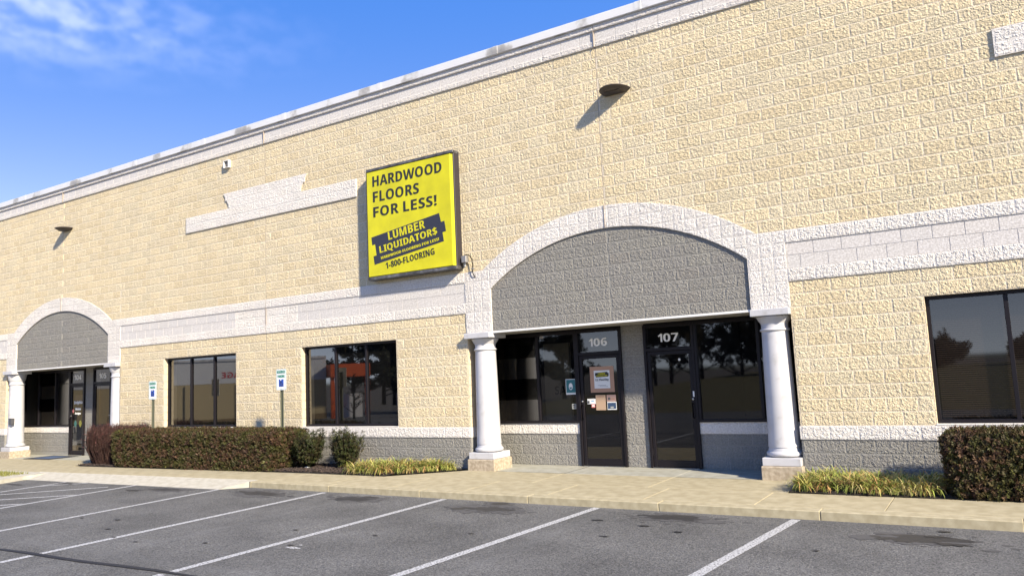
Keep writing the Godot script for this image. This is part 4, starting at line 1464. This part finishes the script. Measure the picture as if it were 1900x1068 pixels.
func wall_fittings() -> void:
	var first := true
	for d in [[-2.70, 6.79, "dark bronze wall light high on the cream wall above the near arch"], [-21.02, 6.84, "dark bronze wall light high on the cream wall above the far arch"]]:
		var l := thing("wall_light", Vector3(d[0], d[1], 0.015), d[2], "wall light", "bronze wall lights")
		# a flat shell with a rounded front edge: plan half an ellipse, thick at the wall, thin at the rim
		var m := MB.new()
		var n := 20
		var rings := [[1.0, 0.0, 1.0], [0.96, 0.012, 0.97], [0.72, 0.036, 0.75], [0.35, 0.05, 0.4]]
		var under := [[1.0, 0.0, 1.0], [0.97, -0.010, 0.985], [0.78, -0.048, 0.78], [0.66, -0.06, 0.62]]
		for set_ in [rings, under]:
			for k in set_.size() - 1:
				for j in n:
					var q := []
					for o in [[k, j], [k, j + 1], [k + 1, j + 1], [k + 1, j]]:
						var an: float = PI * o[1] / n
						var r: Array = set_[o[0]]
						q.append(Vector3(cos(an) * 0.29 * r[0], r[1], sin(an) * 0.37 * r[2]))
					if set_ == rings: m.quad(q[3], q[2], q[1], q[0])
					else: m.quad(q[0], q[1], q[2], q[3])
			for j in n:
				var e: Array = set_[set_.size() - 1]
				var a := Vector3(cos(PI * j / n) * 0.29 * e[0], e[1], sin(PI * j / n) * 0.37 * e[2])
				var b := Vector3(cos(PI * (j + 1) / n) * 0.29 * e[0], e[1], sin(PI * (j + 1) / n) * 0.37 * e[2])
				m.tri(Vector3(0, e[1], 0), a, b)
		put(l, "housing", m.mesh(), mats["lamp_bronze"])
		bx(l, "lens_frame", Vector3(-0.14, -0.067, 0.05), Vector3(0.14, -0.061, 0.22), mats["sign_side"], 0.002)
		bx(l, "mounting_plate", Vector3(-0.14, -0.055, -0.02), Vector3(0.14, 0.045, 0.004), mats["lamp_bronze"], 0.004)
	# overflow scupper
	var v := thing("roof_scupper", Vector3(-13.47, 7.36, 0.0), "small white metal roof drain outlet high on the wall left of the sign", "drain outlet")
	var s := 0.085
	bx(v, "casing", Vector3(-s - 0.012, 0, -0.0), Vector3(-s, 0.19, 0.085), mats["trim_white"])
	bx(v, "casing", Vector3(s, 0, 0.0), Vector3(s + 0.012, 0.19, 0.085), mats["trim_white"])
	bx(v, "casing", Vector3(-s, 0.178, 0.0), Vector3(s, 0.19, 0.085), mats["trim_white"])
	bx(v, "casing", Vector3(-s, 0, 0.0), Vector3(s, 0.012, 0.085), mats["trim_white"])
	bx(v, "flap", Vector3(-s, 0.012, 0.012), Vector3(s, 0.178, 0.036), mats["sign_metal"])
	# letter box on the far left column
	var mb := thing("letter_box", Vector3(LL + 0.52, 0.95, 0.06), "small dark grey box fixed to the leftmost white column", "box")
	bx(mb, "box_body", Vector3(-0.09, 0, -0.05), Vector3(0.09, 0.19, 0.05), mat("dark_gray", 0.07, 0.07, 0.075, 0.5), 0.01)
	bx(mb, "lid", Vector3(-0.095, 0.17, -0.055), Vector3(0.095, 0.195, 0.058), mats["dark_gray"], 0.006)
	var dm := thing("door_mat", Vector3(-22.2, gy(-22.2), -0.25), "dark blue door mat lying in front of door 104", "mat")
	bx(dm, "mat_border", Vector3(-0.75, 0.002, -0.45), Vector3(0.75, 0.012, 0.45), mat("mat_black", 0.02, 0.02, 0.025, 0.9), 0.003)
	bx(dm, "mat_pile", Vector3(-0.42, 0.012, -0.28), Vector3(0.42, 0.018, 0.30), mat("mat_blue", 0.05, 0.08, 0.15, 0.95), 0.002)
	var cup := thing("litter", Vector3(-9.95, gy(-9.9) + 0.03, 0.75), "scrap of white litter lying on the mulch under the hedge end", "litter")
	bx(cup, "crumpled_paper", Vector3(-0.06, 0, -0.04), Vector3(0.06, 0.03, 0.04), mats["paper"], 0.014)

func sheet(parent: Node, called: String, x0: float, x1: float, y0: float, y1: float, z: float, m: Material) -> MeshInstance3D:
	return bx(parent, called, Vector3(x0, y0, z), Vector3(x1, y1, z + 0.0015), m)

func notices() -> void:
	var z := -0.924
	var white: Material = mats["paper"]
	var teal := mat("teal", 0.02, 0.14, 0.16, 0.5)
	# mask poster on the side light
	var p := thing("mask_poster", Vector3(-4.435, 1.36, -0.926), "teal poster showing a masked face on the glass left of door 106", "poster")
	sheet(p, "border", -0.11, 0.11, 0, 0.30, 0, white)
	sheet(p, "print", -0.098, 0.098, 0.035, 0.288, 0.002, teal)
	var hd := MB.new()
	var oval := PackedVector2Array()
	for k in 20: oval.append(Vector2(cos(TAU * k / 20) * 0.042, 0.155 + sin(TAU * k / 20) * 0.068))
	hd.prism(oval, 0.0036, 0.005)
	put(p, "face_shape", hd.mesh(), white)
	var ms := MB.new()
	ms.prism(PackedVector2Array([Vector2(-0.026, 0.145), Vector2(0, 0.138), Vector2(0.026, 0.145), Vector2(0.02, 0.115), Vector2(0, 0.102), Vector2(-0.02, 0.115)]), 0.005, 0.0062)
	put(p, "mask_shape", ms.mesh(), teal)
	var st := thing("window_sticker", Vector3(-4.385, 1.08, -0.926), "small pale square sticker low on the glass left of door 106", "sticker")
	sheet(st, "sticker_sheet", -0.045, 0.045, 0, 0.10, 0, mat("pale_sticker", 0.35, 0.36, 0.34, 0.6))
	sheet(st, "print", -0.03, 0.03, 0.055, 0.085, 0.002, mats["dark_gray"])
	sheet(st, "print", -0.03, 0.03, 0.02, 0.04, 0.002, mats["dark_gray"])
	# board and papers on door 106
	var b := thing("door_notice", Vector3(-3.755, 1.385, z), "tan board with a white sheet reading LL Flooring on door 106", "notice")
	sheet(b, "board", -0.25, 0.25, 0, 0.49, 0, mat("board_tan", 0.42, 0.25, 0.17, 0.8))
	sheet(b, "sheet", -0.165, 0.165, 0.075, 0.415, 0.003, white)
	var lg := PackedVector2Array()
	for q in [[-0.14, 0.37], [0.12, 0.385], [0.125, 0.365], [0.145, 0.365], [0.145, 0.32], [0.135, 0.295], [-0.13, 0.285], [-0.125, 0.31], [-0.145, 0.315], [-0.14, 0.345]]: lg.append(Vector2(q[0], q[1]))
	var l := MB.new()
	l.prism(lg, 0.0046, 0.006)
	put(b, "logo_board", l.mesh(), mats["sign_black"])
	text(b, "LUMBER", Vector2(-0.075, 0.338), Vector2(0.075, 0.338), 0.032, 0.0062, mats["sign_yellow"])
	text(b, "LIQUIDATORS", Vector2(-0.115, 0.298), Vector2(0.115, 0.298), 0.030, 0.0062, mats["sign_yellow"])
	text(b, "LL Flooring", Vector2(-0.135, 0.205), Vector2(0.14, 0.21), 0.055, 0.0048, mats["dark_gray"], serif)
	sheet(b, "print", -0.09, 0.08, 0.128, 0.136, 0.005, mat("mid_gray", 0.3, 0.3, 0.3, 0.8))
	sheet(b, "print", -0.05, 0.12, 0.108, 0.115, 0.005, mats["mid_gray"])
	var k1 := thing("door_notice", Vector3(-3.81, 1.05, z), "plain brown paper notice below the tan board on door 106", "notice")
	sheet(k1, "sheet", -0.10, 0.105, 0, 0.285, 0, mat("brown_paper", 0.40, 0.28, 0.19, 0.85))
	sheet(k1, "print", -0.07, 0.075, 0.25, 0.262, 0.002, mat("brown_ink", 0.28, 0.15, 0.10, 0.8))
	var k2 := thing("door_notice", Vector3(-3.585, 1.205, z), "small mauve paper with dark print on door 106", "notice")
	sheet(k2, "sheet", -0.095, 0.095, 0, 0.13, 0, mat("mauve_paper", 0.33, 0.22, 0.19, 0.85))
	sheet(k2, "print", -0.07, -0.02, 0.035, 0.08, 0.002, mats["dark_gray"])
	sheet(k2, "print", -0.01, 0.07, 0.045, 0.06, 0.002, mats["brown_ink"])
	var k3 := thing("door_notice", Vector3(-3.58, 1.055, z), "small white card with a dark blue picture on door 106", "notice")
	sheet(k3, "sheet", -0.095, 0.095, 0, 0.148, 0, white)
	sheet(k3, "print", -0.085, 0.085, 0.018, 0.132, 0.002, mat("blue_print", 0.03, 0.06, 0.12, 0.6))
	sheet(k3, "print", -0.03, 0.035, 0.03, 0.06, 0.004, mats["pale_sticker"])
	var k4 := thing("door_sticker", Vector3(-4.0, 1.17, z), "white and blue sticker beside the lock of door 106", "sticker")
	sheet(k4, "sheet", -0.09, 0.085, 0, 0.10, 0, white)
	sheet(k4, "print", -0.085, -0.045, 0.01, 0.06, 0.002, mats["dark_gray"])
	sheet(k4, "print", -0.01, 0.05, 0.045, 0.06, 0.002, mat("sky_print", 0.12, 0.35, 0.55, 0.6))
	var k5 := thing("door_sticker", Vector3(-3.97, 1.10, z), "small red and white sticker under the white one on door 106", "sticker")
	sheet(k5, "sheet", -0.037, 0.037, 0, 0.068, 0, mat("pink_sticker", 0.62, 0.20, 0.18, 0.6))
	sheet(k5, "print", -0.025, 0.025, 0.02, 0.05, 0.002, white)
	# door 107
	var d7 := thing("door_sticker", Vector3(-1.97, 1.26, -0.90), "slim pale label beside the lock of door 107", "sticker")
	sheet(d7, "sheet", -0.014, 0.014, 0, 0.10, 0, white)
	var spt := thing("door_sticker", Vector3(-2.2, 1.93, z), "small round white sticker high on the glass of door 107", "sticker")
	var rd := MB.new()
	var ro := PackedVector2Array()
	for k in 14: ro.append(Vector2(cos(TAU * k / 14) * 0.024, sin(TAU * k / 14) * 0.024))
	rd.prism(ro, 0, 0.0015)
	put(spt, "sheet", rd.mesh(), white)
	# door 104
	var q := thing("door_lettering", Vector3(-22.0, gy(-22.0) + 1.2, z), "white three-line shop lettering on the glass of door 104", "lettering")
	text(q, "Delphia", Vector2(-0.20, 0.36), Vector2(0.26, 0.37), 0.13, 0.0, mats["number_white"], bold)
	text(q, "Window", Vector2(-0.14, 0.20), Vector2(0.18, 0.20), 0.085, 0.0, mats["number_white"], bold)
	text(q, "Designs", Vector2(-0.14, 0.05), Vector2(0.17, 0.05), 0.085, 0.0, mats["number_white"], bold)
	var r1 := thing("door_sticker", Vector3(-22.26, gy(-22) + 1.38, z), "red diamond sticker beside the lettering on door 104", "sticker")
	var dia := MB.new()
	dia.prism(PackedVector2Array([Vector2(-0.06, 0), Vector2(0, -0.07), Vector2(0.06, 0), Vector2(0, 0.07)]), 0, 0.0015)
	put(r1, "sheet", dia.mesh(), mats["pink_sticker"])
	var n := 0
	for c in [[-22.12, "teal_dot", Color(0.05, 0.14, 0.12), "muted teal diamond sticker under the lettering on door 104"], [-21.84, "yellow_dot", Color(0.20, 0.19, 0.03), "muted yellow diamond sticker under the lettering on door 104"]]:
		var t := thing("door_sticker", Vector3(c[0], gy(-22) + 0.98, z), c[3], "sticker")
		var mm := MB.new()
		mm.prism(PackedVector2Array([Vector2(-0.08, 0), Vector2(-0.03, -0.10), Vector2(0.03, -0.10), Vector2(0.08, 0), Vector2(0.03, 0.10), Vector2(-0.03, 0.10)]), 0, 0.0015)
		put(t, "sheet", mm.mesh(), mat(c[1], c[2].r, c[2].g, c[2].b, 0.6))
	var pk := thing("door_notice", Vector3(-21.93, gy(-22) + 1.62, -0.945), "pinkish paper panel behind the upper glass of door 104", "notice")
	sheet(pk, "sheet", -0.27, 0.27, 0, 0.26, 0, mat("dusty_pink", 0.30, 0.21, 0.18, 0.85))

func parking_signs() -> void:
	var green := mat("sign_green", 0.02, 0.18, 0.12, 0.5)
	var blue := mat("sign_blue", 0.02, 0.07, 0.36, 0.5)
	var white := mat("sign_white", 0.76, 0.78, 0.78, 0.5)
	for d in [[-10.70, 0.78, 0.0, "white and green reserved parking sign on a post behind the hedge, nearer the yellow sign"], [-15.42, 0.78, 0.0, "white and green reserved parking sign on a post at the far end of the hedge"]]:
		var g := gy(d[0])
		var s := thing("parking_sign", Vector3(d[0], g, d[1]), d[3], "sign", "reserved parking signs")
		var y0: float = 1.70 - (0.07 if d[0] < -12 else 0.0)
		var post := MB.new()
		post.box(Vector3(-0.042, -0.3, -0.03), Vector3(0.042, y0 + 0.35, -0.024))
		post.box(Vector3(-0.042, -0.3, -0.0245), Vector3(-0.034, y0 + 0.35, -0.002))
		post.box(Vector3(0.034, -0.3, -0.0245), Vector3(0.042, y0 + 0.35, -0.002))
		put(s, "post", post.mesh(), mat("post_green", 0.10, 0.105, 0.07, 0.7))
		var r := PackedVector2Array()
		for k in 4:
			var cx := 0.135 * (1 if k in [0, 3] else -1)
			var cy := y0 + (0.435 if k < 2 else 0.025)
			for j in 5:
				var a := PI / 2 * k + PI / 8 * j
				r.append(Vector2(cx + cos(a) * 0.025, cy + sin(a) * 0.025))
		var p := MB.new()
		p.prism(r, 0.0, 0.003)
		var pan := put(s, "panel", p.mesh(), white)
		# green outline
		var inner: PackedVector2Array = Geometry2D.offset_polygon(r, -0.014)[0]
		var inner2: PackedVector2Array = Geometry2D.offset_polygon(r, -0.008)[0]
		var ol := MB.new()
		if Geometry2D.is_polygon_clockwise(inner): inner.reverse()
		if Geometry2D.is_polygon_clockwise(inner2): inner2.reverse()
		for e in [[Vector2(-0.150, y0 + 0.01), Vector2(0.150, y0 + 0.015)], [Vector2(-0.150, y0 + 0.445), Vector2(0.150, y0 + 0.45)], [Vector2(-0.152, y0 + 0.01), Vector2(-0.147, y0 + 0.45)], [Vector2(0.147, y0 + 0.01), Vector2(0.152, y0 + 0.45)]]:
			ol.box(Vector3(e[0].x, e[0].y, 0.003), Vector3(e[1].x, e[1].y, 0.0042))
		put(pan, "border_line", ol.mesh(), green)
		text(pan, "RESERVED", Vector2(-0.125, y0 + 0.365), Vector2(0.125, y0 + 0.365), 0.062, 0.0035, green)
		text(pan, "PARKING", Vector2(-0.11, y0 + 0.275), Vector2(0.11, y0 + 0.275), 0.056, 0.0035, green)
		bx(pan, "symbol_field", Vector3(-0.075, y0 + 0.075, 0.003), Vector3(0.075, y0 + 0.235, 0.0045), blue)
		# wheelchair symbol
		var w := MB.new()
		var zz := 0.0052
		w.tube([Vector3(-0.012, y0 + 0.195, zz), Vector3(-0.010, y0 + 0.145, zz), Vector3(0.022, y0 + 0.145, zz), Vector3(0.036, y0 + 0.108, zz), Vector3(0.05, y0 + 0.112, zz)], [0.006, 0.006, 0.006, 0.006, 0.006], 6)
		w.tube([Vector3(-0.011, y0 + 0.175, zz), Vector3(0.018, y0 + 0.172, zz)], [0.005, 0.005], 6)
		var ring := []
		var rr := []
		for k in 15:
			var a := 2.3 + k * 4.2 / 14.0
			ring.append(Vector3(cos(a) * 0.04 - 0.002, y0 + 0.128 + sin(a) * 0.04, zz))
			rr.append(0.005)
		w.tube(ring, rr, 6)
		w.lathe(Vector3(-0.012, y0 + 0.205, zz), [[0.0, 0.0], [0.011, 0.004], [0.012, 0.011], [0.008, 0.02], [0.0, 0.022]], 10)
		put(pan, "wheelchair_symbol", w.mesh(), white)
		for by in [0.03, 0.43]:
			var bo := MB.new()
			bo.lathe(Vector3.ZERO, [[0.0, 0.006], [0.007, 0.006], [0.008, 0.003], [0.008, 0.0]], 8)
			var bm := put(s, "bolt", bo.mesh(), mats["steel"], Vector3(0, y0 + by, 0.003))
			bm.rotation.x = PI / 2

func planting() -> void:
	var yew := [Color(0.055, 0.034, 0.022), Color(0.085, 0.048, 0.031), Color(0.11, 0.062, 0.036), Color(0.075, 0.058, 0.024), Color(0.060, 0.060, 0.018), Color(0.080, 0.080, 0.022), Color(0.11, 0.105, 0.030)]
	hedge("long low clipped hedge, green and bronze, below the left window", -16.45, -10.35, 0.35, 1.24, 0.835, gy(-13.5), 1500.0, yew, 0.16, 0.06)
	hedge("tall bronze-green clipped hedge at the right edge below the dark window", 1.95, 5.8, 0.38, 1.27, 0.775, 0.0, 1700.0, yew, 0.18, 0.06)
	var dk := [Color(0.035, 0.045, 0.014), Color(0.05, 0.06, 0.018), Color(0.06, 0.045, 0.02), Color(0.035, 0.028, 0.014), Color(0.07, 0.07, 0.022)]
	loose_shrub("evergreen_shrub", "loose dark evergreen shrub merging with the right end of the long hedge", Vector3(-10.0, gy(-10) + 0.01, 0.66), 0.44, 0.40, 0.80, 2900, dk, 0.25)
	loose_shrub("evergreen_shrub", "small upright dark evergreen shrub standing alone beside the lilyturf", Vector3(-9.05, gy(-9) + 0.01, 0.50), 0.38, 0.32, 0.78, 2300, dk, 0.2)
	twiggy_shrub("reddish bare-twigged barberry at the left end of the long hedge", Vector3(-17.15, gy(-17) + 0.01, 0.62), 1.2, 0.55, 0.96, 2600)
	blades("strappy green and yellow lilyturf between the small shrub and the near left column", PackedVector2Array([Vector2(-8.35, 1.16), Vector2(-7.5, 1.16), Vector2(-6.42, 0.22), Vector2(-6.45, 0.12), Vector2(-8.1, 0.35), Vector2(-8.55, 0.8)]), 150)
	blades("strappy green and yellow lilyturf along the pavement between the right column and right hedge", PackedVector2Array([Vector2(0.1, 1.16), Vector2(1.85, 1.16), Vector2(1.85, 0.30), Vector2(0.12, 0.22)]), 210)

func across_the_lot() -> void:
	# what the dark glass mirrors: a storage building, a van, trees and lawn on the far side of the lot
	var z := 35.0
	var g := -1.15
	var st := thing("storage_building", Vector3(-50, -1.3, z), "pale storage building with orange canopy across the lot, mirrored in the left windows", "building")
	st.rotation.y = -0.927
	var cream := mat("cream_wall", 0.46, 0.37, 0.21, 0.85)
	var pale := mat("pale_wall", 0.60, 0.60, 0.60, 0.8)
	var orange := mat("orange_metal", 0.60, 0.10, 0.02, 0.5)
	bx(st, "lower_wall", Vector3(-26, 0, 0), Vector3(2.6, 3.5, 8), cream)
	bx(st, "upper_wall", Vector3(-26, 3.5, -0.02), Vector3(2.6, 5.4, 8), pale)
	bx(st, "coping", Vector3(-26, 5.4, -0.1), Vector3(2.6, 5.6, 8), mats["coping"])
	for k in 7: bx(st, "pilaster", Vector3(-25.5 + k * 4.1, 0, -0.1), Vector3(-25.1 + k * 4.1, 3.4, 0), cream)
	bx(st, "base_band", Vector3(-26, 0, -0.03), Vector3(2.6, 0.5, 0), mat("base_brown", 0.20, 0.14, 0.07, 0.9))
	var lt := text(st, "AGE", Vector2(0, 0), Vector2(1.5, 0), 0.5, 0.0, mat("red_letters", 0.45, 0.02, 0.03, 0.5))
	lt.transform = Transform3D(Basis(Vector3.UP, PI), Vector3(-4.7, 3.95, -0.03)) * lt.transform
	bx(st, "canopy", Vector3(2.7, 3.6, -2.0), Vector3(6.2, 4.75, 1.2), orange, 0.03)
	for px in [2.75, 5.8]: bx(st, "canopy_post", Vector3(px, 0, -1.8), Vector3(px + 0.35, 3.6, -1.45), orange, 0.02)
	bx(st, "low_wall", Vector3(3.6, 0, -0.6), Vector3(5.7, 2.1, -0.3), pale)
	# van
	var v := thing("delivery_van", Vector3(-43.0, -1.45, 44.0), "white delivery van with a red stripe parked across the lot, mirrored in the middle window", "van")
	var wb := mat("van_white", 0.6, 0.6, 0.62, 0.35)
	var body := MB.new()
	body.prism(PackedVector2Array([Vector2(-2.4, 0.35), Vector2(2.3, 0.35), Vector2(2.45, 0.6), Vector2(2.35, 1.1), Vector2(1.75, 1.25), Vector2(1.25, 1.95), Vector2(0.9, 2.1), Vector2(-2.35, 2.1), Vector2(-2.45, 1.9)]), -0.9, 0.9)
	put(v, "body", body.mesh(), wb)
	bx(v, "stripe", Vector3(-2.3, 1.3, -0.906), Vector3(0.6, 1.6, -0.9), mats["red_letters"])
	var wnd := MB.new()
	wnd.prism(PackedVector2Array([Vector2(0.7, 1.25), Vector2(1.6, 1.25), Vector2(1.2, 1.85), Vector2(0.7, 1.85)]), -0.908, -0.9)
	put(v, "side_window", wnd.mesh(), mats["bronze"])
	for wx in [-1.6, 1.5]:
		for wz in [-0.82, 0.82]:
			var wm := MB.new()
			wm.lathe(Vector3.ZERO, [[0.0, -0.1], [0.3, -0.1], [0.34, -0.06], [0.34, 0.06], [0.3, 0.1], [0.0, 0.1]], 20)
			var wo := put(v, "wheel", wm.mesh(), mat("tyre", 0.015, 0.015, 0.015, 0.8), Vector3(wx, 0.34, wz))
			wo.rotation.x = PI / 2
	var ub := thing("utility_box", Vector3(-36.0, -1.3, 36.0), "yellow-green utility box across the lot, mirrored at the right of the middle window", "utility box")
	bx(ub, "cabinet", Vector3(-0.4, 0, -0.3), Vector3(0.4, 0.95, 0.3), mat("box_green", 0.30, 0.32, 0.05, 0.6), 0.03)
	bx(ub, "cap", Vector3(-0.43, 0.95, -0.33), Vector3(0.43, 1.0, 0.33), mats["box_green"], 0.01)
	tree("bare_tree", "bare young tree before the pale low wall, mirrored in the middle window", Vector3(-44.6, -1.3, 36.5), 4.2, 1.3, 0, Color.BLACK, 3)
	# lawn and trees straight behind the photographer
	var l := MB.new()
	l.quad(Vector3(-34, -1.15, 34), Vector3(-34, 0.4, 125), Vector3(120, 0.4, 125), Vector3(120, -1.15, 34))
	tag(put(self, "lawn", l.mesh(), textured(mat("lawn_green", 0.17, 0.15, 0.045, 0.95), noise_tex(99, 0.02, Color(0.55, 0.5, 0.4), Color(1, 1, 1), 512, 5), 0.1)), "", "", "", "structure")
	var k := 0
	var rows := []
	for i in 7: rows.append([-48.0 + i * 5.0 + rng.randf_range(-1, 1), 110.0 + rng.randf_range(-4, 4), rng.randf_range(11.0, 13.5), "tall_tree", ["far bronze-leaved tree beyond the lawn, first from the left of the wood", "far bronze-leaved tree beyond the lawn, second from the left of the wood", "far bronze-leaved tree beyond the lawn, third from the left of the wood", "far bronze-leaved tree beyond the lawn, fourth from the left of the wood", "far bronze-leaved tree beyond the lawn, fifth from the left of the wood", "far bronze-leaved tree beyond the lawn, sixth from the left of the wood", "far bronze-leaved tree beyond the lawn, last on the right of the wood"][i]])
	rows.append([-4.0, 112.0, 5.0, "tall_tree", "broad bronze-leaved tree mirrored at the left of the right-hand window"])
	rows.append([7.0, 114.0, 4.4, "tall_tree", "lower bronze-leaved tree mirrored at the right edge of the right-hand window"])
	for i in 8: rows.append([-68.0 + i * 4.0, 62.0 + rng.randf_range(-3, 3), rng.randf_range(9.0, 12.0), "conifer", "dark conifer in the row beyond the lot, number %s from the storage building" % ["one", "two", "three", "four", "five", "six", "seven", "eight"][i]])
	for t in rows:
		k += 1
		tree(t[3], t[4], Vector3(t[0], -1.0, t[1]), t[2], t[2] * (0.30 if t[3] == "conifer" else 0.75 if t[2] < 8.0 else 0.5), 8, Color(0.03, 0.035, 0.018) if t[3] == "conifer" else Color(0.11, 0.09, 0.05), 40 + k)
